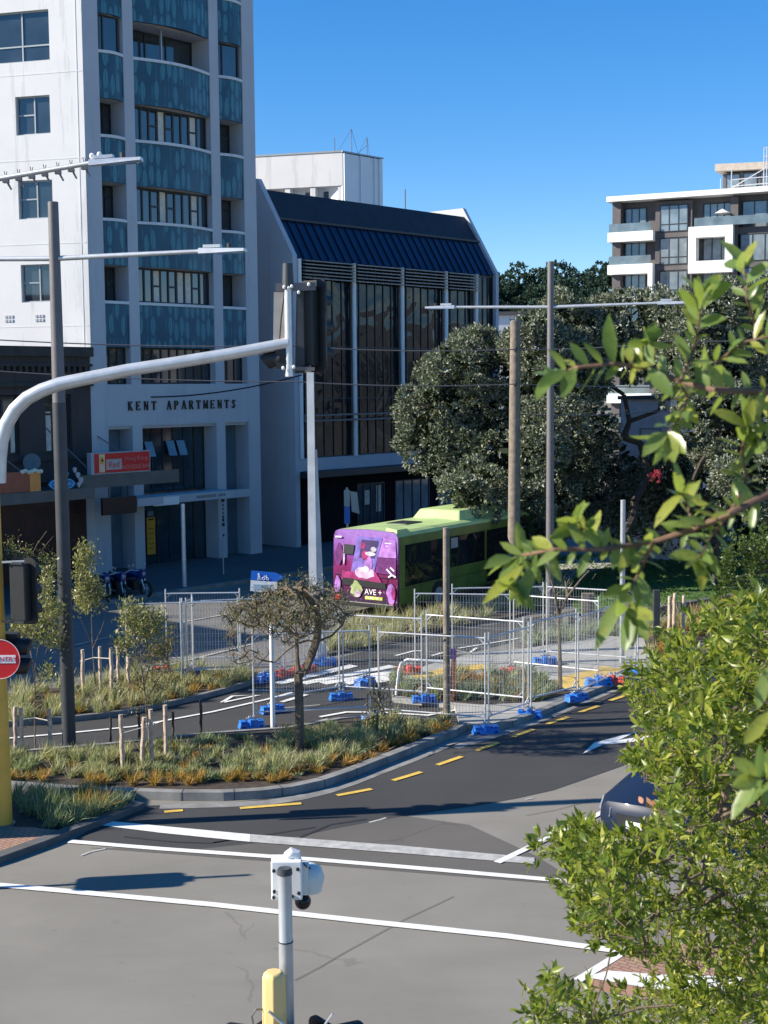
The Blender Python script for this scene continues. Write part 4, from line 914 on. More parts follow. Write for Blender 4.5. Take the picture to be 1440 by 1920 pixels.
b = MB(); b.bar(AT(492, 1935, 10.62), AT(615, 1935, 10.62), .04, .05); b.tube([AT(476, 1925, 10.5), AT(472, 1905, 10.5), AT(480, 1893, 10.5), AT(494, 1892, 10.55)], .008, 6); b.build('bracket', M['dull'], cam_t)
b = MB(); b.bar(AT(503, 1895, 10.46), AT(541, 1930, 10.46), .03, .012); b.build('board_edge', M['galvl'], cam_t); b = MB(); b.bar(AT(604, 1928, 10.5), AT(624, 1901, 10.5), .025, .012); b.build('board_edge', M['galvl'], cam_t)
# pedestrian signal standing just out of frame, whose shadow crosses the road
o_ = V3((-8.35, 19.95, 0)); t_ = thing('signal_pole', 'slim signal pole out of frame that throws a shadow across the crossing line', 'traffic signal', o_)
b = MB(); b.cyl(o_, o_ + V3((0, 0, 3.55)), .045, 10); b.build('pole', M['galv'], t_); signal_head('h', o_ + V3((.06, -.02, 2.50)), (-.99, -.13), t_, .92, .64)
# unseen block added to cast shade on the corner planter
b = MB((-9.6, 21.9, 0), (.99, .1, 0), (-.1, .99, 0)); b.box(0, .8, 0, 1.5, .1, 2.15); b.box(0, .8, 1.502, 2.6, .1, 2.7); t_ = tag(b.build('shadow_block', M['dull'], None, bevel=.03), 'tall grey unseen block added to shade the street corner', 'shadow caster')
b = MB((-9.6, 21.9, 0), (.99, .1, 0), (-.1, .99, 0)); b.box(-.05, .85, -.05, 2.65, 0, .1); b.build('plinth', M['concrete'], t_)

# ---- plain posts
def post(name, label, cat, pb, vt, r_, m, n=10, group=None, taper=.9):
    h_ = ONPL(pb[0], vt, G(*pb), V3((0, -1, 0))).z; g_ = G(*pb); b = MB(); b.tube([g_, g_ + V3((0, 0, h_))], [r_, r_ * taper], n); b.cyl(g_ + V3((0, 0, h_)), g_ + V3((0, 0, h_ + .01)), r_ * .8, n)
    return tag(b.build(name, M[m], None, True), label, cat, group), g_, h_
wp = thing('utility_pole', 'tall bare timber utility pole in front of the dark tree', 'utility pole', G(963, 1120)); g_ = G(963, 1120); h_ = AT(970, 603, g_.y).z
b = MB(); b.tube([g_, g_ + V3((.03, 0, h_ * .5)), g_ + V3((.06, 0, h_))], [.23, .205, .175], 14); b.build('pole', M['wood'], wp, True)
b = MB(); b.cyl(g_ + V3((.06, 0, h_)), g_ + V3((.06, 0, h_ + .05)), .18, 12, .14); b.build('cap', M['dull'], wp)
b = MB()
for v in (655, 720): z = AT(968, v, g_.y).z; b.sphere(g_ + V3((.05, -.22, z)), .05, .05, .08, 8, 5)
b.build('insulator', M['dframe'], wp)
WHT = G(598, 1243); wpst = thing('concrete_pole', 'white painted concrete pole of two tapering legs behind the small tree', 'utility pole', WHT)
b = MB(); zt = AT(590, 640, WHT.y).z; zm = AT(590, 843, WHT.y).z
b.hex([WHT + V3(q) for q in ((-.24, -.16, 0), (-.02, -.16, 0), (-.02, .16, 0), (-.24, .16, 0))], [WHT + V3(q) for q in ((-.22, -.12, zt), (-.04, -.12, zt), (-.04, .12, zt), (-.22, .12, zt))]); b.build('pole', mat('whitewashed_concrete', (.76, .75, .73), .8, 0, .12, 2.5, .2), wpst)
b = MB(); b.hex([WHT + V3(q) for q in ((.0, -.13, 0), (.21, -.13, 0), (.21, .13, 0), (.0, .13, 0))], [WHT + V3(q) for q in ((-.045, -.11, zm), (.02, -.11, zm), (.02, .11, zm), (-.045, .11, zm))]); b.build('brace_leg', mat('grey_concrete_leg', (.52, .51, .50), .8, 0, .15, 2.5, .2), wpst)
post('marker_post', 'thin white post standing beside the small tree trunk', 'post', (512, 1368), 1150, .052, 'white')
gpst, g_, h_ = post('timber_post', 'grey square cut timber post at the tip of the planter', 'post', (838, 1362), 990, .085, 'wood', 10, None, .8)
b = MB(); b.cyl(g_ + V3((0, 0, 2.02)), g_ + V3((0, 0, 2.07)), .09, 10); b.build('strap', M['rubber'], gpst)
b = MB(); q = g_ + V3((.06, -.05, 1.62)); b.box(q.x + .02, q.x + .13, q.y - .03, q.y + .03, q.z - .1, q.z + .12); b.build('tag_plate', mat('purple_tag', (.10, .06, .25), .5), gpst)
post('slim_pole', 'thin light grey pole on the shaded pavement in front of the tower', 'post', (346, 1106), 945, .085, 'galvl')
post('slim_pole', 'grey steel post behind the fence at the edge of the lawn', 'post', (1166, 1250), 938, .075, 'galv')
sgn, g_, h_ = post('sign_post', 'small thin sign post at the foot of the tower columns', 'post', (419, 1082), 1040, .03, 'galv')
rb = thing('rusty_bollard', 'flat rusty red brown steel marker slab leaning beside the bike rail', 'bollard', G(848, 1322)); g_ = G(848, 1322)
b = MB(); b.hex([g_ + V3(q) for q in ((-.09, -.05, 0), (.04, -.05, 0), (.04, .07, 0), (-.09, .07, 0))], [g_ + V3(q) for q in ((.0, -.05, 1.28), (.11, -.05, 1.32), (.11, .07, 1.32), (.0, .07, 1.28))])
b.build('slab', mat('rust_steel', (.26, .075, .045), .85, 0, .35, 7), rb)
hp = [(742, 1312), (744, 1290), (748, 1258), (752, 1244), (762, 1237), (790, 1238), (828, 1241), (840, 1246), (846, 1262), (850, 1318)]
hy = G(742, 1312).y; bk = thing('bike_rail', 'white tubular bike rail with rounded corners in the island bed', 'rail', G(742, 1312)); b = MB(); b.tube([AT(u, v, hy) for u, v in hp], .035, 10); b.build('hoop', M['white'], bk, True)
# bus stop flag and detour sign
bs = G(652, 1062); t_ = thing('bus_stop_sign', 'blue and white bus stop flag on a thin post behind the bus', 'sign', bs); zt = AT(652, 914, bs.y).z
b = MB(); b.cyl(bs, bs + V3((0, 0, zt)), .05, 8); b.build('post', M['galv'], t_)
b = MB(); q = bs + V3((0, -.06, zt)); b.box(q.x - .12, q.x + .12, q.y, q.y + .03, q.z - 1.5, q.z - .8); b.build('blue_flag', M['blue'], t_)
b = MB(); b.box(q.x - .12, q.x + .12, q.y, q.y + .03, q.z - .78, q.z - .1); b.hex([q + V3((.2, 0, -1.0)), q + V3((.52, 0, -1.1)), q + V3((.52, .03, -1.1)), q + V3((.2, .03, -1.0))], [q + V3((.13, 0, -.15)), q + V3((.42, 0, -.2)), q + V3((.42, .03, -.2)), q + V3((.13, .03, -.15))]); b.build('timetable_panel', M['alu'], t_)
ds_ = G(507, 1178); t_ = thing('detour_sign', 'blue arrow sign with walking figure over a white board near the road fence', 'sign', ds_)
def dsp(u, v, dy=0): return AT(u, v, ds_.y + dy)
b = MB(); b.extr([dsp(470, 1087), dsp(471, 1070), dsp(518, 1074), dsp(533, 1082), dsp(519, 1090)], (0, .03, 0)); b.build('arrow_board', M['signblue'] if 'signblue' in M else mat('sign_blue', (.01, .14, .62), .4, 0, .03), t_)
b = MB(); b.extr([dsp(470, 1088), dsp(520, 1091), dsp(520, 1112), dsp(469, 1108)], (0, .03, 0)); b.build('white_board', M['signwhite'], t_)
b = MB()
for u in (478, 512): b.bar(dsp(u, 1090, .06), dsp(u, 1178, .06), .05)
b.build('leg', M['galv'], t_)
b = MB(); f_ = -.006
b.sphere(dsp(485.5, 1077, f_), .03, .008, .035, 8, 5); b.bar(dsp(485.5, 1079, f_), dsp(485.5, 1083.5, f_), .07, .01, up=(0, 1, 0)); b.bar(dsp(485, 1083, f_), dsp(483, 1087, f_), .03, .01, up=(0, 1, 0)); b.bar(dsp(486, 1083, f_), dsp(488, 1087, f_), .03, .01, up=(0, 1, 0))
for u in (494, 501.5): b.tube([dsp(u, 1085, f_) + V3((.04 * math.cos(a), 0, .04 * math.sin(a))) for a in [k * math.pi / 6 for k in range(13)]], .009, 5, False)
b.bar(dsp(494, 1084, f_), dsp(496.5, 1079, f_), .02, .01, up=(0, 1, 0)); b.bar(dsp(501.5, 1084, f_), dsp(499, 1078, f_), .02, .01, up=(0, 1, 0)); b.bar(dsp(496, 1081, f_), dsp(500, 1081, f_), .02, .01, up=(0, 1, 0)); b.build('pictogram', M['signwhite'], t_)
b = MB()
for v in (1096, 1100, 1104): b.bar(dsp(474, v, f_), dsp(474 + 34 - (v % 8), v + 1, f_), .025, .008, up=(0, 1, 0))
b.build('text_line', mat('pale_blue_text', (.35, .5, .6), .5), t_)
# ---- overhead wires
def wire(label, pts, r_=.02, sag=0):
    q = [AT(u, v, y) for u, v, y in pts]; b = MB(); out = []
    for a, c_ in zip(q, q[1:]):
        for k in range(8): t0 = k / 8; out.append(a.lerp(c_, t0) - V3((0, 0, sag * 4 * t0 * (1 - t0))))
    b.tube(out + [q[-1]], r_, 6); return tag(b.build('overhead_wire', M['rubber' if r_ > .02 else 'dull']), label, 'wire')
wire('upper tram wire strung past the timber pole across the dark trees', [(-60, 634, 44), (545, 649, 46), (968, 655, 48.3), (1260, 639, 49), (1520, 628, 50)], .02, .1)
wire('lower overhead wire strung past the timber pole and the office', [(-60, 692, 44), (560, 716, 46), (968, 720, 48.3), (1520, 722, 50)], .02, .1)
wire('faint middle wire crossing the dark trees to the branch tips', [(960, 775, 48.8), (1240, 771, 49), (1520, 778, 50)], .016, .1)
wire('thick dark cable sagging across the tower name', [(120, 735, 56), (350, 742, 57), (566, 703, 60)], .03, .12)
# ================================================================ temporary fences
FG = 'temporary wire fence panels round the works'
def fence_panel(a, c_, label, z=.0, h=2.05, dark=False):
    a, c_ = (q if isinstance(q, V3) else G(*q) for q in (a, c_)); a = V3((a.x, a.y, z)); c_ = V3((c_.x, c_.y, z)); d = (c_ - a).normalized(); n = V3((-d.y, d.x, 0)); L = (c_ - a).length
    t_ = thing('temporary_fence', label, 'fence', a, FG); b = MB(a, d, n); r_ = .019
    for x in (.05, L - .05): b.cyl(b.p(x, 0, .08), b.p(x, 0, h + .12), r_, 8)
    for zz in (h, .32): b.cyl(b.p(.05, 0, zz), b.p(L - .05, 0, zz), r_, 8)
    for x, s_ in ((.05, 1), (L - .05, -1)): b.bar(b.p(x, 0, h - .14), b.p(x + s_ * .14, 0, h), .02); b.bar(b.p(x, 0, .46), b.p(x + s_ * .14, 0, .32), .02)
    b.build('frame', M['galvl'], t_, True)
    b = MB(a, d, n); w_ = .0042; k = int(L / .075)
    for i in range(1, k): x = .05 + (L - .1) * i / k; b.box(x - w_ / 2, x + w_ / 2, -w_ / 2, w_ / 2, .32, h)
    for i in range(1, 8): zz = .32 + (h - .32) * i / 8; b.box(.05, L - .05, w_ / 2, w_ * 1.5, zz - w_ / 2, zz + w_ / 2)
    b.build('wire_mesh', M['galv'], t_); return t_
PN = [((235, 1284), (348, 1279), 'fence panel over the shaded road behind the staked saplings'), ((348, 1279), (452, 1278), 'fence panel between the shaded road and the small tree crown'),
      ((640, 1311), (795, 1322), 'fence panel crossing the cycle path in front of the zebra stripes'), ((472, 1362), (698, 1351), 'fence panel on the cycle path just behind the small tree trunk'),
      ((707, 1355), (914, 1372), 'fence panel behind the grey timber post at the planter tip'), ((797, 1322), (985, 1342), 'fence panel along the front of the island bed beside the rusty slab'),
      ((914, 1371), (993, 1343), 'fence panel at the lane kerb nearest the planter tip, seen edge on'), ((993, 1343), (1082, 1320), 'fence panel at the lane kerb between two blue feet beside the island bed'),
      ((1082, 1320), (1197, 1267), 'fence panel along the lane kerb past the yellow tactile paving'), ((775, 1267), (960, 1271), 'fence panel standing on two red feet behind the island bed'),
      ((845, 1254), (1022, 1250), 'fence panel in front of the lawn ending at a blue foot'), ((310, 1256), (455, 1254), 'fence panel farthest out on the shaded street below the slim pole'),
      ((1022, 1250), (1195, 1264), 'fence panel in front of the lawn under the leafy branch'), ((960, 1271), (1125, 1289), 'fence panel across the island paving above the yellow tactile strip'),
      ((510, 1335), (640, 1311), 'fence panel slanting across the cycle path from the white post'), ((360, 1276), (530, 1267), 'fence panel behind the small tree beside the red foot'),
      ((530, 1267), (608, 1247), 'fence panel running to the white concrete pole')]
for a, c_, l_ in PN: fence_panel(a, c_, l_, .10 if a[0] > 760 and a[1] < 1345 and a[0] < 1030 and c_[0] > 900 else .0)
# narrow end frame with rungs
fence_panel((340, 1281), (364, 1268), 'narrow ladder like end frame beside the staked saplings')
used = []; fb = thing('plastic_block', 'x', 'fence foot', (0, 0, 0), 'plastic feet that hold the fence panels')
b = MB(); b.hex([V3(q) for q in ((-.30, -.13, 0), (.30, -.13, 0), (.30, .13, 0), (-.30, .13, 0))], [V3(q) for q in ((-.26, -.09, .13), (.26, -.09, .13), (.26, .09, .13), (-.26, .09, .13))])
for x in (-.2, .2): b.box(x - .07, x + .07, -.105, .105, .131, .165)
b.box(-.06, .06, -.14, .14, .06, .20); fbody = b.build('body', M['blue'], fb, bevel=.02)
b = MB()
for x in (-.045, .045): b.cyl((x, 0, .2), (x, 0, .26), .03, 8)
b.box(-.12, .12, -.03, .03, .201, .225); b.build('clamp', M['galv'], fb)
b = MB()
for s_ in (-1, 1): b.box(s_ * .2 - .035, s_ * .2 + .035, -.132, .132, .03, .06)
b.build('slot', M['rubber'], fb)
FT = [((472, 1365), 'blue', .3, 'blue fence foot on the cycle path near the planter edge beside the thin white post'), ((511, 1337), 'blue', .5, 'blue fence foot on the cycle path directly behind the thin white post'),
      ((640, 1313), 'blue', .2, 'blue fence foot alone on the dark cycle path below the zebra stripes'), ((697, 1353), 'blue', .9, 'blue fence foot half hidden by the drooping bare sapling'), ((795, 1325), 'blue', .1, 'blue fence foot in front of the white bike rail'),
      ((911, 1376), 'blue', .2, 'blue fence foot beside the lane kerb closest to the planter tip'), ((993, 1346), 'blue', -.2, 'blue fence foot on the kerb below the island bed corner'), ((1081, 1322), 'blue', .5, 'dark blue fence foot in the gutter below the tactile paving'),
      ((1122, 1293), 'blue', .1, 'blue fence foot tucked under a red one on the kerb'), ((1194, 1271), 'blue', .3, 'blue fence foot farthest along the lane kerb by the hedge'), ((1022, 1253), 'blue', .1, 'long blue fence foot on the island paving before the lawn'),
      ((608, 1248), 'blue', .1, 'blue fence foot at the base of the white concrete pole'), ((684, 1287), 'blue', .9, 'tilted blue fence foot at the end of the zebra stripes'), ((498, 1278), 'blue', 1.0, 'blue fence foot behind the white post beside the tactile strip'),
      ((352, 1272), 'blue', .6, 'blue fence foot at the narrow end frame by the saplings'),
      ((530, 1270), 'red', .1, 'faded red fence foot behind the small tree trunk'), ((572, 1263), 'red', .4, 'dull red fence foot between the tree trunk and the white pole'), ((768, 1271), 'red', .1, 'red fence foot seen through the white bike rail'),
      ((960, 1274), 'red', .05, 'red fence foot on the island paving behind the bed grasses'), ((1148, 1290), 'red', -.3, 'red fence foot on the kerb resting against a blue one'), ((310, 1265), 'red', .1, 'red fence foot in the grass behind the staked saplings')]
redbody = None
for (px, colr, rz, lb) in FT:
    on = (isl[0][0] < px[0] < 1180 and px[1] < 1330 and px[0] > 760); g_ = G(*px)
    o = place(fb, used, (g_.x, g_.y, .104 if on else .014), rz, lb, scale=1.15 if px[1] < 1300 else 1.0)
    if colr == 'red':
        bo = [ch for ch in o.children if ch.name.startswith('body')][0]
        if redbody is None: redbody = bo.data.copy(); redbody.materials.clear(); redbody.materials.append(M['red'])
        bo.data = redbody
# ================================================================ bus, car, motorbikes
BA = R(34); BF = V3((math.sin(BA), math.cos(BA), 0)); BRt = V3((math.cos(BA), -math.sin(BA), 0))
BO = G(746, 1161) - BRt * 2.55                                   # rear left corner on the road
bus = thing('city_bus', 'lime green city bus with a purple advertising wrap across its rear', 'bus', BO + BRt * 1.27)
def BB(): return MB(BO, BF, BRt)
M['lime'] = mat('lime_paint_shaded', (.115, .17, .032), .3, .0, .22, 1.6, fine=.12); M['lime_sunlit'] = mat('lime_paint_sunlit', (.44, .57, .24), .45, 0, .14, .9, fine=.15)  # one livery: side tone holds the shade, roof tone the sun
t = NT('purple_wrap'); ps = t.pos()
mp = t.node('ShaderNodeMapping'); mp.inputs['Scale'].default_value = (1.2, 1.2, .9); t.link(ps, mp.inputs[0])
sz = t.n.new('ShaderNodeSeparateXYZ'); t.link(ps, sz.inputs[0]); hz = t.math('DIVIDE', t.math('SUBTRACT', sz.outputs[2], .4), 2.4)
c = t.ramp(t.math('ADD', hz, t.math('MULTIPLY', t.math('SUBTRACT', t.noise(1.6, 4, .6, mp.outputs[0], 1.2), .5), .5)), [(.05, (.04, .008, .05)), (.3, (.12, .008, .06)), (.5, (.20, .012, .10)), (.7, (.22, .06, .30)), (.95, (.30, .15, .46))])
c = t.mix(t.math('MULTIPLY', t.math('GREATER_THAN', t.noise(5, 5, .7, mp.outputs[0], 2.0), .58), .35), c, (.03, .006, .04)); c = t.mix(t.math('MULTIPLY', t.math('GREATER_THAN', t.noise(7, 3, .6, None, 1.5), .64), .4), c, (.5, .3, .5))
t.color(c); t.b.inputs['Roughness'].default_value = .35; M['wrap'] = t.m
BL, BW, BH = 11.4, 2.55, 2.78
prof = [(.04, .32), (.0, .5), (.0, 2.4), (.02, 2.62), (.08, 2.73), (.24, 2.79), (BW / 2, 2.83), (BW - .24, 2.79), (BW - .08, 2.73), (BW - .02, 2.62), (BW, 2.4), (BW, .5), (BW - .04, .32)]
b = BB(); b.extr([b.p(.10, y, z) for y, z in prof], BF * (BL - .1)); b.mi = 0
body = b.build('body', M['lime'], bus)
b = BB(); n = len(prof)
for (y0, z0), (y1, z1) in zip(prof[3:9], prof[4:10]):
    b.lquad((.10, y0, z0 + .008), (BL, y0, z0 + .008), (BL, y1, z1 + .008), (.06, y1, z1 + .008))
b.build('roof', M['lime_sunlit'], bus, True)
# rear: slanted wrapped face with its own parts
b = BB(); rear = [(y, z) for y, z in prof]; cy = BW / 2
def rx(z): return -.02 + max(0, z - 1.2) * .055
b.add([b.p(rx(z), y, z) for y, z in rear] + [b.p(.1, y, z) for y, z in rear], [tuple(range(n))] + [(i, n + i, n + (i + 1) % n, (i + 1) % n) for i in range(n)]); rw = b.build('rear_panel', M['wrap'], bus)
def rear(name, pts, m, th=.012, parent=None):
    q = BB(); q.extr([q.p(rx(z) - .004, y, z) for y, z in pts], BF * -th); return q.build(name, m if not isinstance(m, str) else M[m], parent or bus)
W_ = lambda nm, c_: mat(nm, c_, .4, 0, .45, 4.5)
rear('rear_window', [(.72, 1.35), (1.62, 1.35), (1.95, 2.58), (.98, 2.6)], W_('violet_window_film', (.17, .12, .42)))
rear('poster_shape', [(1.05, 1.9), (1.66, 1.9), (1.82, 2.48), (1.15, 2.5)], W_('night_film', (.05, .03, .11)), .016)
def blob(cy_, cz, ry, rz, m, th, k=14, wob=.15, seed=1):
    rr = random.Random(seed); return rear('poster_shape', [(cy_ + ry * math.cos(a) * (1 + wob * rr.uniform(-1, 1)), cz + rz * math.sin(a) * (1 + wob * rr.uniform(-1, 1))) for a in [2 * math.pi * i / k for i in range(k)]], m, th)
pinkw = W_('pink_white', (.55, .38, .54)); mag = W_('magenta_film', (.32, .025, .14)); lil = W_('lilac_film', (.36, .16, .48)); dpr = W_('deep_purple_film', (.12, .02, .13)); whf = W_('white_film', (.58, .54, .60))
rear('poster_shape', [(.35, 1.15), (2.0, 1.1), (1.75, 1.42), (1.4, 1.72), (1.05, 1.45), (.4, 1.4)], mag, .017)
blob(1.3, 1.42, .38, .2, pinkw, .022, seed=3); blob(1.42, 1.75, .17, .25, lil, .024, seed=4); blob(1.28, 1.98, .13, .16, mag, .026, seed=5); blob(1.5, 2.05, .2, .07, whf, .028, seed=6); blob(1.2, 2.3, .1, .12, mag, .024, seed=7); blob(1.35, 1.55, .12, .1, whf, .03, seed=8); blob(1.62, 2.2, .12, .08, whf, .026, seed=12)
rear('poster_shape', [(1.7, 1.45), (2.5, 1.4), (2.5, 1.95), (1.78, 1.95)], dpr, .018); rear('poster_shape', [(1.8, 1.96), (2.5, 1.97), (2.46, 2.5), (1.98, 2.58)], lil, .018)
blob(.25, 2.0, .14, .35, dpr, .02, seed=9); blob(.45, 1.95, .04, .3, pinkw, .026, seed=10); blob(.08 + .12, .95, .12, .3, lil, .022, seed=11); blob(2.32, .82, .17, .34, lil, .022, seed=13); blob(2.42, .82, .08, .2, mag, .03, seed=14); blob(.95, .85, .22, .26, W_('olive_film', (.30, .36, .16)), .024, seed=15, wob=.25); blob(1.02, .72, .12, .12, pinkw, .03, seed=16)
q = BB()
for (y0, z0, y1, z1) in ((2.15, 1.6, 2.36, 1.42), (2.22, 1.34, 2.36, 1.42), (2.36, 1.42, 2.5, 1.36), (2.3, 1.66, 2.45, 1.55)): q.bar(q.p(-.03, y0, z0), q.p(-.03, y1, z1), .05, .02, up=BF)
q.bar(q.p(.035, 2.05, 2.42), q.p(.035, 2.3, 2.42), .04, .02, up=BF); q.bar(q.p(.03, 2.1, 2.34), q.p(.03, 2.26, 2.28), .04, .02, up=BF); q.build('small_logo', M['signwhite'], bus)
rear('grille', [(.40, .98), (2.12, .93), (2.1, 1.13), (.42, 1.22)], 'black', .02); rear('display_box', [(.42, 2.0), (.82, 1.99), (.86, 2.3), (.46, 2.32)], 'dframe', .03)
text('wrap_lettering', 'AVE +', .26, BO - BF * .03 + BRt * 1.62 + V3((0, 0, .72)), BRt, (0, 0, 1), M['signwhite'], bus, .004)
q = BB(); q.box(-.04, -.02, 1.3, 1.98, .56, .66); q.build('wrap_strip', W_('acid_yellow_film', (.55, .66, .12)), bus)
text('wrap_lettering', 'MUSIC . NZ', .09, BO - BF * .045 + BRt * 1.62 + V3((0, 0, .58)), BRt, (0, 0, 1), M['signwhite'], bus, .003)
q = BB(); q.box(.0, .012, .1, .35, 2.52, 2.57); q.build('small_logo', M['signwhite'], bus)
q = BB()
for z in (1.30, .50): q.box(-.026, -.014, .06, BW - .06, z, z + .012)
for y in (.38, 2.15): q.box(-.026, -.014, y, y + .012, .45, 1.3)
q.build('panel_seam', M['black'], bus)
q = BB()
for x in (1.4, 3.1, 4.4, 5.68, 7.5, 9.0): q.box(x, x + .012, BW - .004, BW + .004, .36, 1.0)
q.box(.2, BL - .2, BW - .004, BW + .005, .93, .945); q.box(.2, BL - .2, BW - .004, BW + .006, .34, .40); q.build('panel_seam', M['black'], bus)
for y in (.12, BW - .25): q = BB(); q.box(-.045, -.015, y, y + .13, .45, .7); q.build('tail_light', M['signred'], bus, bevel=.02)
q = BB(); q.box(-.08, .2, .1, BW - .1, .30, .46); q.build('bumper', M['black'], bus, bevel=.03)
q = BB(); q.hex([q.p(.09, 1.98, 2.60), q.p(1.0, 1.98, 2.74), q.p(1.0, 2.5, 2.60), q.p(.08, 2.5, 2.42)], [q.p(.16, 2.03, 2.92), q.p(.75, 2.03, 2.92), q.p(.75, 2.44, 2.86), q.p(.16, 2.44, 2.86)]); q.build('engine_vent', M['lime_sunlit'], bus)
q = BB(); q.hex([q.p(4.3, .25, 2.7), q.p(9.8, .25, 2.7), q.p(9.8, BW - .25, 2.7), q.p(4.3, BW - .25, 2.7)], [q.p(4.65, .45, 3.12), q.p(9.6, .45, 3.12), q.p(9.6, BW - .45, 3.12), q.p(4.65, BW - .45, 3.12)]); q.build('roof_unit', M['lime_sunlit'], bus, bevel=.06)
q = BB(); q.box(2.0, 3.0, .8, 1.6, 2.815, 2.86); q.build('roof_hatch', M['dframe'], bus, bevel=.01)
for (x0, x1, z0, z1) in ((.45, 3.0, 1.0, 2.35), (3.25, 5.6, 1.3, 2.35), (5.75, 7.4, .5, 2.35), (7.6, 10.9, 1.3, 2.35)):
    q = BB(); q.box(x0, x1, BW - .03, BW + .006, z0, z1); q.build('side_window' if x0 != 5.75 else 'door', M['glassd'], bus)
    q = BB(); q.box(x0, x1, -.006, .03, max(z0, 1.3), z1); q.build('side_window', M['glassd'], bus)
q = BB(); q.box(3.3, 3.75, BW + .006, BW + .012, 1.95, 2.3); q.build('window_sticker', M['alu'], bus)
q = BB(); q.box(BL - .0, BL + .05, .15, BW - .15, 1.0, 2.5); q.build('windscreen', M['glassd'], bus)
for x in (2.5, 8.8):
    for y0, y1 in ((-.01, .25), (BW - .25, BW + .01)):
        q = BB(); q.cyl(q.p(x, y0, .48), q.p(x, y1, .48), .48, 20); w_ = q.build('wheel', M['rubber'], bus); q = BB(); yy = y0 - .01 if y0 < 1 else y1 + .01; q.cyl(q.p(x, yy, .48), q.p(x, (y0 + y1) / 2, .48), .26, 14); q.build('rim', M['galv'], w_)

# ---- dark blue car waiting at the line, mostly behind the hedge tree
CD = (G(935, 1618) - G(1125, 1527)).normalized(); CN = V3((-CD.y, CD.x, 0))         # travel direction, and to its left
if CN.x < 0: CN = -CN
c0 = G(1122, 1582) - CN * .12; car = thing('parked_car', 'dark navy car with clear headlights waiting behind the leafy shrub', 'car', c0 - CD * 2 + CN * .9)
def CB(): return MB(c0, -CD, CN)            # x runs from the nose backwards, y across from the far side
def loft(secs, name, m, smooth=True):
    q = CB(); k = len(secs[0][1]); vs = [q.p(x, y, z) for x, ring in secs for y, z in ring]; fs = []
    for i in range(len(secs) - 1):
        for j in range(k): fs.append((i * k + j, i * k + (j + 1) % k, (i + 1) * k + (j + 1) % k, (i + 1) * k + j))
    fs += [tuple(range(k))[::-1], tuple((len(secs) - 1) * k + j for j in range(k))]; q.add(vs, fs); return q.build(name, m, car, smooth)
def ring(w0, w1, z0, z1, zt): c_ = .9; return [(c_ - w0, z0), (c_ - w1, z1), (c_ - w1 * .97, zt - .08), (c_ - w1 * .82, zt), (c_, zt + .03), (c_ + w1 * .82, zt), (c_ + w1 * .97, zt - .08), (c_ + w1, z1), (c_ + w0, z0)]
navy = NT('navy_car_paint'); navy.b.inputs['Base Color'].default_value = (.010, .018, .042, 1); navy.b.inputs['Roughness'].default_value = .4; navy.b.inputs['Coat Weight'].default_value = .12; navy.b.inputs['Specular IOR Level'].default_value = .2; navy.b.inputs['Coat Roughness'].default_value = .05; navy.b.inputs['Metallic'].default_value = 0; M['navy'] = navy.m
loft([(.0, ring(.55, .62, .22, .4, .6)), (.08, ring(.72, .80, .2, .45, .72)), (.35, ring(.82, .9, .2, .5, .8)), (1.15, ring(.86, .92, .2, .55, .95)), (1.3, ring(.86, .92, .2, .55, .97)), (3.5, ring(.86, .92, .2, .55, .98)), (4.2, ring(.84, .9, .22, .55, .95)), (4.4, ring(.7, .8, .3, .55, .85))], 'body', M['navy'])
loft([(1.15, [(.12, .93), (.2, .97), (.9, .99), (1.6, .97), (1.68, .93)]), (1.85, [(.14, .93), (.32, 1.40), (.9, 1.45), (1.48, 1.40), (1.66, .93)]), (3.2, [(.14, .93), (.32, 1.42), (.9, 1.47), (1.48, 1.42), (1.66, .93)]), (4.1, [(.14, .93), (.3, 1.0), (.9, 1.02), (1.5, 1.0), (1.66, .93)])], 'cabin_glass', M['glassd'])
q = CB(); q.hex([q.p(1.85, .34, 1.42), q.p(3.2, .34, 1.44), q.p(3.2, 1.46, 1.44), q.p(1.85, 1.46, 1.42)], [q.p(1.9, .4, 1.48), q.p(3.15, .4, 1.50), q.p(3.15, 1.4, 1.50), q.p(1.9, 1.4, 1.48)]); q.build('roof', M['navy'], car, bevel=.03)
for y0, s_ in ((.0, 1), (1.8, -1)):
    q = CB(); q.hex([q.p(-.03, y0 + s_ * .34, .50), q.p(.26, y0 - s_ * .02, .52), q.p(.34, y0 + s_ * .10, .52), q.p(.12, y0 + s_ * .42, .50)], [q.p(.0, y0 + s_ * .34, .63), q.p(.40, y0 - s_ * .03, .70), q.p(.46, y0 + s_ * .10, .74), q.p(.14, y0 + s_ * .42, .70)]); q.build('headlight', M['glassb'] if False else mat('headlight_glass', (.30, .33, .37), .08, .4, 0), car)
    q = CB(); q.sphere(q.p(1.5, y0 - s_ * .10, 1.03), .085, .13, .085, 10, 7); q.bar(q.p(1.5, y0 - s_ * .08, .99), q.p(1.52, y0 + s_ * .2, .96), .05); q.build('mirror', M['navy'], car, True)
    for x in (.85, 3.5): q = CB(); q.cyl(q.p(x, y0 - s_ * .02, .31), q.p(x, y0 + s_ * .2, .31), .31, 18); w_ = q.build('wheel', M['rubber'], car); q = CB(); q.cyl(q.p(x, y0 - s_ * .03, .31), q.p(x, y0, .31), .2, 12); q.build('rim', M['galv'], w_)
q = CB(); q.hex([q.p(-.03, .5, .30), q.p(.0, .5, .30), q.p(.0, 1.3, .30), q.p(-.03, 1.3, .30)], [q.p(-.02, .45, .58), q.p(.02, .45, .58), q.p(.02, 1.35, .58), q.p(-.02, 1.35, .58)]); q.build('grille', M['black'], car)
q = CB(); q.box(-.05, -.03, .65, 1.15, .38, .5); q.build('number_plate', M['signwhite'], car)

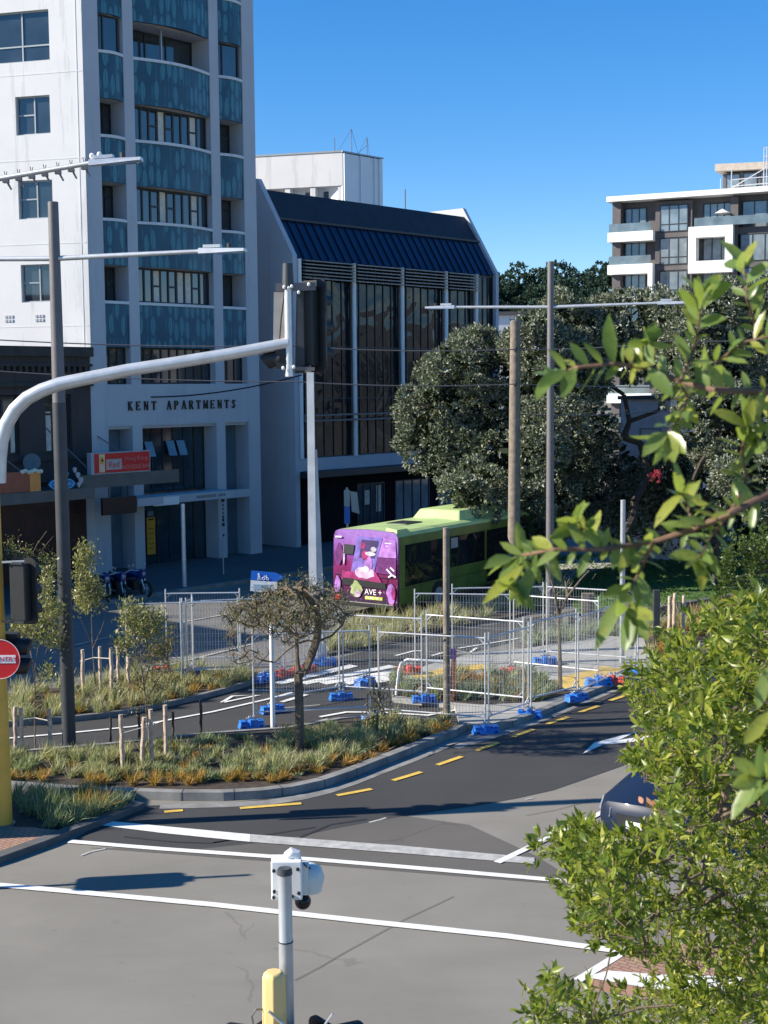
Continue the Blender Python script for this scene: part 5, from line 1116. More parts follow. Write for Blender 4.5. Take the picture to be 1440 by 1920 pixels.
# ---- motorbikes parked on the shaded kerb
mb_ = thing('motorbike', 'x', 'motorbike', (0, 0, 0), 'motorbikes parked in the shade')
def tor(x, r_, th): q = MB(); q.tube([(x + r_ * math.cos(a), 0, .31 + r_ * math.sin(a)) for a in [k * math.pi / 12 for k in range(25)]], th, 8, False); return q
for x in (-.68, .70):
    w_ = tor(x, .26, .055).build('wheel', M['rubber'], mb_, True); q = MB(); q.cyl((x, -.03, .31), (x, .03, .31), .07, 10)
    for k in range(5): a = k * 2 * math.pi / 5; q.bar((x, 0, .31), (x + .23 * math.cos(a), 0, .31 + .23 * math.sin(a)), .025)
    q.build('rim', M['galv'], w_)
M['bikeblue'] = mat('deep_blue_fairing', (.015, .03, .14), .3, 0, .1)
q = MB(); q.tube([(-.30, 0, .72), (-.1, 0, .82), (.18, 0, .86), (.34, 0, .78)], [.09, .15, .16, .08], 10); q.build('tank', M['bikeblue'], mb_, True)
q = MB(); q.tube([(-.86, 0, .86), (-.6, 0, .80), (-.22, 0, .77)], [.05, .13, .11], 8); q.build('seat', M['rubber'], mb_, True)
q = MB(); q.box(-.28, .25, -.15, .15, .25, .62); q.tube([(-.68, .06, .31), (-.2, .08, .4)], .035, 6); q.tube([(.3, 0, .75), (-.1, 0, .3), (-.3, 0, .68)], .03, 6); q.build('engine', M['dframe'], mb_, bevel=.03)
q = MB()
for y in (-.07, .07): q.cyl((.70, y, .31), (.46, y, .92), .025, 8)
q.build('fork', M['galvl'], mb_)
q = MB(); q.tube([(.30, -.36, 1.02), (.42, -.18, .98), (.44, 0, .96), (.42, .18, .98), (.30, .36, 1.02)], .018, 7); q.build('handlebar', M['galv'], mb_, True)
q = MB(); q.sphere((.56, 0, .86), .09, .1, .1, 10, 7); q.build('headlight', M['alu'], mb_, True)
q = MB(); q.tube([(.1, -.17, .3), (-.3, -.19, .3), (-.85, -.2, .42)], [.03, .04, .055], 8); q.build('exhaust', M['galvl'], mb_, True)
q = MB(); q.hex([V3(v) for v in ((.45, -.12, .62), (.62, -.1, .7), (.62, .1, .7), (.45, .12, .62))], [V3(v) for v in ((.36, -.13, .95), (.62, -.09, 1.02), (.62, .09, 1.02), (.36, .13, .95))]); q.build('fairing', M['bikeblue'], mb_, bevel=.02)
q = MB()
for y in (-.3, .3): q.cyl((.32, y, 1.02), (.36, y, 1.15), .008, 5); q.sphere((.36, y, 1.18), .06, .03, .035, 8, 5)
q.build('mirror', M['galvl'], mb_)
used = []
for (u, v, rz, l_) in ((248, 1118, -35, 'blue motorbike nearest the tower columns, its wheel seen side on'), (222, 1122, -60, 'dark motorbike in the middle of the shaded row'), (200, 1126, -75, 'dark motorbike just behind the tall slim sapling'), (108, 1140, -70, 'dark motorbike with a silver fork beside the thick lamp post'), (84, 1145, -80, 'dark motorbike behind the low signal head at the frame edge')):
    g_ = G(u, v); place(mb_, used, (g_.x, g_.y, .0), R(rz), l_)
# ================================================================ vegetation
def unit(a): return a / np.maximum(np.linalg.norm(a, axis=1, keepdims=True), 1e-9)
def rvec(n): return unit(RNG.normal(size=(n, 3)))
def raw_mesh(name, verts, faces, mats, parent, mi=None, smooth=False):
    """verts (n,3), faces (m,4) as one mesh object"""
    me = bpy.data.meshes.new(name); off = np.array(ORG[parent.name]) if parent is not None else np.zeros(3)
    v = (verts - off).astype(np.float32); m = len(faces); k = faces.shape[1]
    me.vertices.add(len(v)); me.vertices.foreach_set('co', v.ravel())
    me.loops.add(m * k); me.loops.foreach_set('vertex_index', faces.astype(np.int32).ravel())
    me.polygons.add(m); me.polygons.foreach_set('loop_start', np.arange(0, m * k, k, dtype=np.int32))
    if mi is not None: me.polygons.foreach_set('material_index', mi.astype(np.int32))
    if smooth: me.polygons.foreach_set('use_smooth', np.ones(m, bool))
    for q in (mats if isinstance(mats, (list, tuple)) else [mats]): me.materials.append(q)
    me.update(calc_edges=True); me.validate(); return link_mesh(name, me, parent)
def leaf_geo(P, D, N, L, W):
    """flat diamond leaves"""
    S = unit(np.cross(D, N)); L = L[:, None]; W = W[:, None]; n = len(P); v = np.empty((n, 4, 3))
    v[:, 0] = P; v[:, 1] = P + D * L * .5 + S * W * .5; v[:, 2] = P + D * L; v[:, 3] = P + D * L * .5 - S * W * .5
    return v.reshape(-1, 3), np.arange(n * 4).reshape(n, 4)
def leaf_geo2(P, D, N, L, W, curl=.18, fold=.22, st=((0, .06), (.18, .62), (.45, 1.), (.75, .78), (1, .04))):
    """near leaves: five stations, folded along the midrib and curling"""
    S = unit(np.cross(D, N)); Nn = unit(np.cross(S, D)); n = len(P); k = len(st); v = np.empty((n, k, 3, 3)); cu = (curl * RNG.uniform(-.3, 1.3, n) * L)[:, None]
    for i, (t_, w_) in enumerate(st):
        c = P + D * (L * t_)[:, None] - Nn * cu * t_ * t_; hw = (W * w_ * .5)[:, None]
        v[:, i, 0] = c - S * hw + Nn * hw * fold; v[:, i, 1] = c; v[:, i, 2] = c + S * hw + Nn * hw * fold
    f = []
    for i in range(k - 1):
        for j in range(2): f.append((i * 3 + j, i * 3 + j + 1, (i + 1) * 3 + j + 1, (i + 1) * 3 + j))
    f = np.array(f)[None] + (np.arange(n) * k * 3)[:, None, None]
    return v.reshape(-1, 3), f.reshape(-1, 4)
def grow(root, targets, jitter=.12, maxstep=.35, limbs=(), low=3):
    """branch skeleton: every target joins the nearest node already grown; returns nodes, parents"""
    nodes = [np.array(p) for p in root]; par = [-1] + list(range(len(root) - 1)); n0 = len(nodes)
    for lm in limbs:                                          # main limbs given point by point, each starting at the nearest node
        A = np.array(nodes); prev = int(np.linalg.norm(A - lm[0], axis=1).argmin())
        for p in lm: nodes.append(np.array(p)); par.append(prev); prev = len(nodes) - 1
    order = sorted(range(len(targets)), key=lambda i: np.linalg.norm(targets[i] - nodes[-1])); tips = []
    for i in order:
        A = np.array(nodes[(n0 - low if low else n0):]); d = np.linalg.norm(A - targets[i], axis=1); j = int(d.argmin()); base = j + (n0 - low if low else n0); a = nodes[base]; L = d[j]
        k = max(1, int(L / maxstep)); prev = base
        for s_ in range(1, k + 1):
            p = a + (targets[i] - a) * s_ / k
            if s_ < k: p = p + RNG.normal(size=3) * jitter * L / k
            nodes.append(p); par.append(prev); prev = len(nodes) - 1
        tips.append(prev)
    return nodes, par, tips
def branches(name, nodes, par, r_tip, mats, parent, expo=.5, n=5, rmax=None, twigs=()):
    cnt = np.zeros(len(nodes))
    ch = [0] * len(nodes)
    for i, p in enumerate(par):
        if p >= 0: ch[p] += 1
    for i in reversed(range(len(nodes))):
        if ch[i] == 0: cnt[i] = 1
        if par[i] >= 0: cnt[par[i]] += cnt[i]
    r_ = r_tip * np.maximum(cnt, 1) ** expo
    if rmax: r_ = np.minimum(r_, rmax)
    b = MB()
    for i, p in enumerate(par):
        if p >= 0: b.tube([nodes[p], nodes[i]], [min(r_[p], r_[i] * 1.5), r_[i]], n, False)
    for q in twigs: b.bar(*q)
    return b.build(name, mats, parent, True)
def lobes_px(L): 
    out = []
    for u, v, r_, y in L:
        p = AT(u, v, y); s_ = r_ / FPX * y; out.append((np.array(p), np.array((s_, s_ * 1.15, s_))))
    return out
def rosettes(lobes, per_m2, leaf, k, inner=.0):
    """rosette centres and outward normals over the outer shell of overlapping lobes"""
    C, Nn = [], []
    for i, (c, r_) in enumerate(lobes):
        n = int(4 * math.pi * r_[0] * r_[2] * per_m2); d = rvec(n)
        bump = 1 + .16 * np.sin(d @ RNG.normal(size=3) * 5 + i) + .10 * np.sin(d @ RNG.normal(size=3) * 11)
        p = c + d * r_ * (bump * RNG.uniform(.86, 1.06, n))[:, None]; ok = np.ones(n, bool)
        for j, (c2, r2) in enumerate(lobes):
            if j != i: ok &= (((p - c2) / (r2 * .80)) ** 2).sum(1) > 1
        ok &= RNG.uniform(size=n) < np.where(d[:, 2] < -.45, .45, 1.0)
        C.append(p[ok]); Nn.append(unit(d[ok] + np.array((0, 0, .35))))
    return np.concatenate(C), np.concatenate(Nn)
def rosette_leaves(C, Nn, k, L, W, spread=.9):
    P = np.repeat(C, k, 0); n = len(P); D = unit(np.repeat(Nn, k, 0) + RNG.normal(size=(n, 3)) * spread); s_ = RNG.uniform(.7, 1.25, n)
    return leaf_geo(P + RNG.normal(size=(n, 3)) * L * .22, D, rvec(n), L * s_, W * s_)
def join(*g):
    vs, fs, o = [], [], 0
    for v, f in g: vs.append(v); fs.append(f + o); o += len(v)
    return np.concatenate(vs), np.concatenate(fs)

# ---- big dark coastal trees
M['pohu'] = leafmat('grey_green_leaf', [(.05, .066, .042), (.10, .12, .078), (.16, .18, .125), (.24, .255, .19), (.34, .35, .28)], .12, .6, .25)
M['pohu2'] = leafmat('inner_shaded_leaf', [(.016, .024, .013), (.028, .038, .022), (.04, .052, .03)], .05, .7, .2)  # darker copy of the leaf, the crown's inner shade in its colour
def coast_tree(label, L, base, limbs, blossoms=()):
    t_ = thing('coastal_tree', label, 'tree', base, 'big dark coastal trees'); lo = [(c, r_ * .86) for c, r_ in lobes_px(L)]
    C, Nn = rosettes(lo, 1.75, .2, 1); R_ = RNG.uniform(.28, .58, len(C)); C = C - Nn * (R_ * .12)[:, None]       # billowing clumps over the lobes
    k = 52; D = rvec(len(C) * k); Nr = np.repeat(Nn, k, 0); D = np.where(((D * Nr).sum(1) < -.25)[:, None], -D, D); rr = np.repeat(R_, k)
    Q = np.repeat(C, k, 0) + D * (rr * RNG.uniform(.8, 1.08, len(rr)))[:, None]
    raw_mesh('crown', *rosette_leaves(Q, unit(D + (0, 0, .25)), 6, .145, .062, .72), M['pohu'], t_)
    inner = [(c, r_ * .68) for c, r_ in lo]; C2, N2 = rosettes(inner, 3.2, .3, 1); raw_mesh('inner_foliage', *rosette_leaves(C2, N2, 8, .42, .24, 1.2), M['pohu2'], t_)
    root = [np.array(base), np.array(base) + (0.05, 0, .9), np.array(base) + (.1, .1, 1.9)]
    nd, pr, tp = grow(root, np.array([c for c, r_ in lo] + [np.array(AT(u, v, y)) for u, v, y in limbs]), .1, .7); branches('trunk', nd, pr, .045, M['barkd'], t_, .5, 7, .24)
    for u, v, y in blossoms: c = np.array(AT(u, v, y)); raw_mesh('blossom', *rosette_leaves(c + RNG.normal(size=(14, 3)) * .08, rvec(14), 8, .09, .03), leafmat('crimson_blossom', [(.35, .01, .05), (.5, .03, .10)]), t_)
    return t_
coast_tree('dense dark tree overhanging the green bus, its crown the lowest', [(845, 692, 60, 53.4), (905, 668, 60, 55.4), (955, 690, 62, 55.4), (803, 762, 52, 53.4), (860, 772, 78, 54.4), (930, 780, 80, 54.4), (798, 825, 46, 53.4), (850, 850, 66, 53.9), (915, 860, 74, 53.9), (985, 770, 75, 55.4),
    (905, 908, 52, 50.4), (975, 885, 72, 53.6), (1012, 935, 60, 53), (872, 934, 34, 49.2), (905, 944, 30, 49.6), (1012, 990, 46, 50.8)], G(1040, 1079), ((1010, 980, 53.4), (960, 930, 53.4)))
coast_tree('broad dark tree with bare limbs showing a pale house through its gap', [(1000, 628, 58, 52), (1060, 608, 58, 53), (1120, 620, 60, 54), (1180, 596, 52, 54), (1035, 690, 72, 52), (1110, 688, 58, 53), (1200, 655, 62, 54), (1250, 618, 55, 55), (1030, 785, 62, 51),
    (1072, 865, 72, 54.5), (1050, 935, 62, 56), (1120, 940, 58, 56), (1118, 800, 42, 52), (1000, 850, 62, 50), (1160, 900, 45, 56), (1225, 572, 24, 55), (1165, 568, 20, 55), (1148, 862, 36, 55), (1215, 905, 42, 55), (1262, 945, 46, 55), (1180, 955, 52, 55), (1130, 985, 40, 55)], G(1165, 1098), ((1200, 830, 53), (1235, 770, 53), (1180, 790, 53), (1250, 720, 53), (1170, 740, 53), (1215, 880, 53)))
coast_tree('dark tree behind the near leafy branches with a speck of crimson blossom', [(1290, 592, 52, 52), (1340, 580, 48, 52), (1390, 592, 60, 53), (1450, 572, 60, 53), (1300, 660, 70, 51), (1380, 670, 82, 52), (1460, 680, 75, 52), (1300, 755, 56, 50), (1352, 790, 82, 50), (1440, 800, 86, 51),
    (1262, 872, 50, 54.5), (1310, 895, 72, 56), (1400, 905, 84, 49), (1225, 935, 46, 56), (1480, 930, 70, 50), (1300, 965, 48, 56), (1370, 985, 60, 56), (1450, 1010, 60, 56)], G(1340, 1100), ((1300, 900, 50),), ((1234, 886, 47), (1229, 893, 47)))
# low bushes and scrub under the big trees
def shrub(name, label, cat, L, mt, leaf=(.12, .05), per=26, k=9, group=None, base=None):
    lo = lobes_px(L); c0_ = lo[0][0]; t_ = thing(name, label, cat, base or V3((c0_[0], c0_[1], 0)), group)
    C, Nn = rosettes(lo, per, leaf[0], 1); raw_mesh('foliage', *rosette_leaves(C, Nn, k, *leaf), mt, t_)
    nd, pr, tp = grow([np.array((c0_[0], c0_[1], 0.0)), np.array((c0_[0], c0_[1], .3))], np.array([c for c, r_ in lo] + [c + rvec(1)[0] * r_ * .9 for c, r_ in lo for _ in range(6)]), .15, .3); branches('stem', nd, pr, .012, M['barkd'], t_, .5, 5)
    return t_
M['shrubg'] = leafmat('mid_green_leaf', [(.03, .06, .012), (.06, .10, .02), (.10, .14, .03)], .25)
M['shrubb'] = leafmat('brown_olive_leaf', [(.09, .075, .03), (.14, .11, .045), (.10, .10, .04), (.20, .13, .06)], .2)
M['sapl'] = leafmat('pale_olive_leaf', [(.24, .23, .08), (.34, .32, .13), (.18, .19, .06), (.42, .37, .17)], .3)
shrub('shrub', 'rounded bushy shrub in shade under the broad dark tree', 'shrub', [(1230, 985, 45, 57), (1180, 1010, 38, 56), (1290, 1000, 50, 57)], M['pohu'], (.16, .07), 14, 9)
shrub('shrub', 'reddish twiggy shrub beside the foot of the timber pole', 'shrub', [(945, 1070, 26, 50), (925, 1085, 20, 50), (960, 1100, 22, 50)], leafmat('red_brown_leaf', [(.16, .06, .04), (.22, .10, .06), (.10, .06, .03)]), (.10, .03), 22, 8)
shrub('shrub', 'yellow green shrub at the frame edge above the leafy hedge tree', 'shrub', [(1400, 1055, 50, 30), (1440, 1090, 55, 30), (1370, 1110, 32, 30), (1440, 1030, 40, 31)], M['shrubg'], (.09, .04), 60, 9)

# ---- wooded hill
hn = 90; xs = np.linspace(20, 130, hn)
def ridge(x):
    u = 720 + FPX * x / 430; return np.interp(u, [840, 905, 950, 1000, 1050, 1086, 1131, 1200, 1400, 1600], [475, 478, 492, 490, 490, 500, 482, 470, 500, 520])
hv, hf = [], []
for j in range(14):
    y = 380 + j * 10
    for i, x in enumerate(xs):
        top = (float(AT(720 + FPX * x / 430, ridge(x), 430).z) - 6); z = top * max(0, min(1, (j + .2) / 6)) ** .8 if j <= 6 else top
        hv.append((x * y / 430, y, z)); 
for j in range(13):
    for i in range(hn - 1): hf.append((j * hn + i, j * hn + i + 1, (j + 1) * hn + i + 1, (j + 1) * hn + i))
hm = MB(); hm.v, hm.f, hm.m = hv, hf, [0] * len(hf); tag(hm.build('hill', mat('forest_floor', (.012, .022, .014), .95), None, True), kind='structure')
M['forest'] = leafmat('hazed_forest_leaf', [(.020, .045, .040), (.032, .064, .050), (.048, .082, .058), (.068, .10, .068)], .05, .8, .1)  # distance haze put into the leaf colour as a blue tint
lo = []
for j in range(12):
    y = 384 + j * 4.6
    for _ in range(30):
        x = RNG.uniform(22, 128); top = float(AT(720 + FPX * x / 430, ridge(x), 430).z) - 6; z = top * min(1, (y - 380 + 2) / 60) ** .8; s_ = RNG.uniform(2.2, 4.6) * (1.25 if RNG.uniform() < .15 else 1)
        lo.append((np.array((x * y / 430, y, z + s_ * .55)), np.array((s_, s_, s_ * RNG.uniform(.9, 1.35)))))
C, Nn = [], []
for c, r_ in lo:
    d = rvec(150); d = d[(d[:, 1] < .35)]; C.append(c + d * r_ * RNG.uniform(.8, 1.05, len(d))[:, None]); Nn.append(unit(d + (0, 0, .3)))
C, Nn = np.concatenate(C), np.concatenate(Nn); v, f = rosette_leaves(C, Nn, 6, .85, .55, .7)
ft = tag(raw_mesh('forest', v, f, M['forest'], None), kind='stuff')

# ---- grass beds
def in_poly(poly, n, z):
    xy = np.array([(p.x, p.y) for p in gp(poly)]); lo_, hi_ = xy.min(0), xy.max(0); out = []
    while len(out) < n:
        p = RNG.uniform(lo_, hi_); c = False; j = len(xy) - 1
        for i in range(len(xy)):
            if (xy[i, 1] > p[1]) != (xy[j, 1] > p[1]) and p[0] < (xy[j, 0] - xy[i, 0]) * (p[1] - xy[i, 1]) / (xy[j, 1] - xy[i, 1]) + xy[i, 0]: c = not c
            j = i
        if c: out.append((p[0], p[1], z))
    return np.array(out)
def patchy(C, f=.55, s_=1.3):
    q = np.sin(C[:, 0] * s_ * 1.7 + 1.3 * np.sin(C[:, 1] * s_)) + np.sin(C[:, 1] * s_ * 2.1 + C[:, 0] * .6) + RNG.normal(size=len(C)) * .5
    return C[q > np.quantile(q, 1 - f)]
def clear(C):
    tb = G(562, 1412); return C[((C[:, 0] - tb.x) ** 2 + (C[:, 1] - tb.y + .45) ** 2) > .3]
def tussocks(name, C, h, blades, mt, spread=.5, wid=.012, lean=(.25, .05, 0)):
    n = len(C); hh = h * RNG.choice([.5, .75, .95, 1.1, 1.4], n, p=[.15, .25, .3, .2, .1]) * RNG.uniform(.85, 1.15, n); P = np.repeat(C, blades, 0); H = np.repeat(hh, blades) * RNG.uniform(.55, 1.1, n * blades); m = len(P)
    le = np.repeat(np.array(lean) + RNG.normal(size=(n, 3)) * (.18, .18, 0), blades, 0)
    D = unit(RNG.normal(size=(m, 3)) * (spread, spread, .15) + (0, 0, 1) + le); P = P + RNG.normal(size=(m, 3)) * (.055, .055, 0) * (h / .5)
    v, f = leaf_geo2(P, D, rvec(m), H, np.full(m, wid) * RNG.uniform(.7, 1.5, m), .45, .0, ((0, .8), (.5, 1), (1, .08))); return tag(raw_mesh(name, v, f, mt, None), kind='stuff')
M['gr'] = leafmat('pale_tussock_blade', [(.30, .30, .15), (.42, .41, .22), (.52, .48, .29), (.22, .25, .11), (.60, .52, .34)], .3, .6, .2)
M['gr2'] = leafmat('grey_green_sedge', [(.20, .25, .13), (.28, .33, .19), (.37, .40, .25), (.15, .19, .09)], .25, .6, .2)
M['go'] = leafmat('orange_sedge_blade', [(.46, .22, .05), (.52, .28, .07), (.34, .17, .05), (.56, .36, .14), (.24, .14, .05)], .3, .6, .2)
M['gd'] = leafmat('straw_blade', [(.30, .24, .11), (.22, .17, .08), (.36, .28, .15)], .25, .6, .2)
nf = [(u, v) for u, v in near]; ff = [(u, v) for u, v in far]
def band(t0, t1):
    """part of the main planter between its near and far edges"""
    us = np.linspace(5, 838, 24); nu, nv = zip(*sorted(nf)); fu, fv = zip(*sorted(ff)); a = np.interp(us, nu, nv); b_ = np.interp(us, fu, fv)
    return [(u, a_ + (c_ - a_) * t0) for u, a_, c_ in zip(us, a, b_)] + [(u, a_ + (c_ - a_) * t1) for u, a_, c_ in reversed(list(zip(us, a, b_)))]
tussocks('tussock_grass', clear(patchy(in_poly(band(.2, .84), 260, .1), .8)), .31, 80, M['gr'], .42)
tussocks('green_sedge', patchy(in_poly(band(.14, .9), 190, .1), .75, 1.9), .235, 64, M['gr2'], .55, .014)
tussocks('orange_sedge', np.concatenate([in_poly(band(.06, .24), 58, .1), in_poly(band(.1, .95), 30, .1), in_poly([(700, 1425), (845, 1375), (838, 1358), (760, 1372)], 22, .1)]), .23, 60, M['go'], .6)
sec_all = second + [(455, 1263), (350, 1262), (200, 1285), (16, 1308)]
tussocks('tussock_grass', in_poly(second[2:] + [(455, 1263), (350, 1262), (200, 1285), (16, 1308)], 105, .1), .42, 75, M['gr'], .45)
tussocks('orange_sedge', in_poly(second[2:] + [(455, 1266), (350, 1270), (200, 1300), (16, 1330)], 50, .1), .28, 55, M['go'], .6)
tussocks('corner_grass', in_poly(corner[1:-1], 60, .08), .38, 60, M['gr2'], .5); tussocks('orange_sedge', in_poly([(60, 1540), (230, 1510), (190, 1535), (90, 1556)], 9, .08), .36, 50, M['go'], .5)
tussocks('tussock_grass', in_poly(strip_a, 150, .08), .5, 48, M['gr'], .42, .015); tussocks('straw_grass', in_poly(strip_a, 45, .08), .4, 40, M['gd'], .5, .015)
tussocks('tussock_grass', in_poly(strip_b, 50, .11), .5, 50, M['gr2'], .45, .014)
tussocks('straw_grass', in_poly(strip_c, 60, .11), .55, 55, M['gr'], .45, .014); tussocks('orange_sedge', in_poly(strip_c, 55, .11), .5, 60, M['go'], .5)
tussocks('green_sedge', in_poly(isl_bed, 60, .118), .40, 60, M['gr2'], .5, .013); tussocks('orange_sedge', in_poly(isl_bed, 34, .118), .32, 50, M['go'], .6)
tussocks('lawn_blades', in_poly(lawn[:3] + [(1400, 1034), (1400, 1118)] + lawn[7:], 2600, .05), .09, 9, leafmat('lawn_blade', [(.05, .12, .02), (.09, .18, .035), (.14, .22, .05)]), .6, .02)

# ---- staked saplings
def sapling(label, base, paths, leaves, mt, lsize=(.085, .034), dens=32, r_tip=.006, name='sapling', group='staked young trees', tuft=.11, ybump=.25):
    g_ = G(*base); t_ = thing(name, label, 'tree', g_, group); b = MB(); pts_all = []
    for pth in paths:
        q = [AT(u, v, g_.y + (ybump * math.sin(u * .7) if i else 0)) for i, (u, v) in enumerate(pth)]
        r_ = [r_tip * (2.6 if pth is paths[0] else 1.5) * (1 - .75 * i / max(1, len(q) - 1)) + .003 for i in range(len(q))]; b.tube(q, r_, 6); pts_all.append(q)
    P = []; D = []
    for (u, v, n) in leaves:
        c = np.array(AT(u, v, g_.y + RNG.uniform(-ybump, ybump))); P.append(c + RNG.normal(size=(n * dens, 3)) * tuft); D.append(unit(RNG.normal(size=(n * dens, 3)) + (0, 0, .8)))
    P, D = np.concatenate(P), np.concatenate(D); n = len(P); s_ = RNG.uniform(.7, 1.3, n); raw_mesh('crown', *leaf_geo(P, D, rvec(n), lsize[0] * s_, lsize[1] * s_), mt, t_)
    for k in range(0, n, 7): b.bar(P[k] - D[k] * .09, P[k] + D[k] * .04, .006)
    b.build('trunk', M['bark'], t_, True)
    return t_
sapling('tall slim sapling with a columnar crown against the dark shopfronts', (180, 1308), [[(180, 1308), (178, 1270), (174, 1225), (171, 1150), (164, 1090), (160, 1030)], [(174, 1215), (190, 1180), (200, 1150)], [(173, 1210), (160, 1180), (150, 1160)], [(170, 1140), (182, 1115), (188, 1100)], [(166, 1110), (150, 1080), (150, 1050)]],
    [(160, 1030, 5), (155, 1050, 6), (170, 1045, 5), (150, 1075, 6), (165, 1075, 4), (155, 1100, 6), (170, 1095, 5), (153, 1125, 6), (170, 1125, 5), (185, 1110, 6), (180, 1135, 4), (160, 1140, 4), (150, 1115, 4)], M['sapl'])
sapling('forked sapling beside the yellow pole below the low signal head', (66, 1412), [[(66, 1412), (65, 1360), (66, 1290), (60, 1240), (55, 1205)], [(65, 1270), (85, 1225), (95, 1200)], [(64, 1260), (72, 1210), (85, 1165)], [(66, 1290), (85, 1270), (90, 1262)], [(62, 1240), (45, 1190), (35, 1180)]],
    [(35, 1178, 5), (50, 1180, 5), (70, 1185, 4), (85, 1170, 6), (98, 1150, 7), (105, 1142, 5), (97, 1200, 6), (105, 1190, 6), (90, 1262, 4), (62, 1195, 3), (88, 1100, 5), (82, 1125, 5), (86, 1078, 4)], M['sapl'])
sapling('bushy browning sapling with forked crown inside the near stakes', (278, 1425), [[(278, 1425), (277, 1370), (272, 1300), (266, 1250), (262, 1190), (262, 1160)], [(270, 1285), (285, 1230), (290, 1180)], [(272, 1290), (240, 1230), (228, 1205)], [(275, 1310), (305, 1260), (310, 1240)], [(272, 1295), (250, 1280), (235, 1300)], [(262, 1200), (245, 1160), (240, 1140)], [(276, 1330), (300, 1300), (312, 1270)]],
    [(242, 1140, 6), (240, 1165, 6), (262, 1150, 5), (265, 1170, 6), (285, 1165, 6), (295, 1160, 5), (290, 1185, 5), (255, 1185, 5), (275, 1195, 4), (228, 1205, 4), (235, 1215, 4)], M['sapl'])
_k = [o for o in COL.objects if o.name.startswith('sapling')][-1]; q = np.concatenate([np.array(AT(u, v, G(278, 1425).y)) + RNG.normal(size=(n * 26, 3)) * .11 for u, v, n in ((262, 1225, 5), (285, 1230, 5), (250, 1245, 4), (275, 1255, 6), (295, 1245, 5), (310, 1240, 5), (262, 1275, 5), (290, 1280, 5), (225, 1285, 4), (315, 1262, 4), (272, 1310, 4), (255, 1330, 3), (312, 1300, 4))])
raw_mesh('brown_foliage', *leaf_geo(q, unit(RNG.normal(size=q.shape) + (0, 0, .4)), rvec(len(q)), RNG.uniform(.04, .08, len(q)), RNG.uniform(.014, .026, len(q))), M['shrubb'], _k)
sapling('spreading bare branched young tree behind the low signal head', (40, 1165), [[(40, 1165), (45, 1110), (50, 1050), (48, 1020)], [(47, 1080), (80, 1030), (100, 1005)], [(46, 1085), (20, 1040), (14, 1010)], [(49, 1060), (70, 1020), (88, 995)], [(48, 1060), (35, 1025), (34, 1005)], [(47, 1075), (85, 1050), (110, 1040)], [(47, 1090), (90, 1065), (104, 1060)]],
    [(15, 1035, 5), (28, 1040, 6), (45, 1042, 5), (60, 1045, 4), (82, 1040, 4), (95, 1055, 5), (88, 1070, 5), (80, 1060, 4), (20, 1025, 4), (100, 1062, 4)], M['sapl'], (.10, .035), 14, .012, tuft=.18)
sapling('drooping bare sapling with withered grey leaves at the path edge', (708, 1392), [[(708, 1392), (707, 1350), (712, 1310), (708, 1285)], [(710, 1320), (690, 1300), (683, 1385)], [(711, 1315), (730, 1290), (738, 1390)], [(709, 1300), (722, 1340), (726, 1388)], [(707, 1340), (690, 1350), (684, 1390)]],
    [(700, 1300, 3), (712, 1305, 3), (720, 1312, 3), (705, 1330, 4), (695, 1345, 4), (718, 1332, 3), (700, 1360, 4), (712, 1350, 3)], leafmat('withered_leaf', [(.10, .09, .06), (.15, .13, .09), (.08, .08, .045)]), (.10, .03), 10, .008, tuft=.09)
sapling('twiggy sapling with rusty tips in the grass by the fence panels', (318, 1290), [[(318, 1290), (315, 1240), (312, 1205)], [(315, 1240), (300, 1210), (290, 1215)], [(314, 1225), (325, 1195), (322, 1175)]],
    [(312, 1205, 3), (322, 1180, 2), (296, 1215, 4), (285, 1228, 3), (305, 1225, 4), (320, 1210, 2)], M['shrubb'], tuft=.10)
def stake(label, px, vt, r_=.042, m='stake', lean=0):
    g_ = G(*px); z = AT(px[0], vt, g_.y).z; b = MB(); k = 6
    b.tube([g_ + V3((lean * i / k + random.uniform(-.012, .012), random.uniform(-.01, .01), z * i / k)) for i in range(k + 1)], [r_ * random.uniform(.85, 1.12) for _ in range(k + 1)], 8)
    return tag(b.build('wooden_stake', M[m], None, True), label, 'stake', 'rough wooden stakes round the saplings')
SK = [((42, 1428), 1328, 'peeled stake nearest the yellow pole'), ((95, 1422), 1330, 'peeled stake just in front of the thick lamp post'), ((30, 1405), 1325, 'thin stake behind the sapling below the signal head'), ((157, 1312), 1218, 'twisted stake at the tall slim sapling, nearest the lamp post'),
      ((190, 1308), 1212, 'straight pale stake on the street side of the tall slim sapling'), ((211, 1322), 1215, 'pale stake at the path side of the tall slim sapling'), ((222, 1288), 1212, 'slender stake behind the browning sapling towards the street'), ((242, 1302), 1232, 'bent thin stake touching the browning sapling'),
      ((230, 1455), 1340, 'peeled stake on the lamp post side of the browning sapling'), ((264, 1450), 1345, 'leaning peeled stake crossing the browning sapling trunk'), ((285, 1448), 1330, 'peeled stake close beside the browning sapling trunk'), ((312, 1432), 1322, 'knobbly stake on the fence side of the browning sapling'),
      ((208, 1400), 1345, 'dark shaded stake at the far planter edge'), ((378, 1395), 1312, 'dark thin stake at the path edge of the near planter'), ((325, 1400), 1335, 'short dark stake behind the knobbly one'), ((262, 1395), 1330, 'dark stake on the path edge behind the browning sapling'),
      ((1255, 1205), 1118, 'pale stake in the rusty grass beside the lawn'), ((1264, 1208), 1112, 'knotted pale stake in the rusty grass beside the lawn'), ((1281, 1212), 1116, 'straight pale stake nearest the hedge by the lawn')]
for px, vt, l_ in SK: stake(l_, px, vt, .05 if px[0] > 1200 else .044 if 'dark' not in l_ else .028, 'stake' if 'dark' not in l_ else 'barkd', .1 if 'leaning' in l_ else 0)
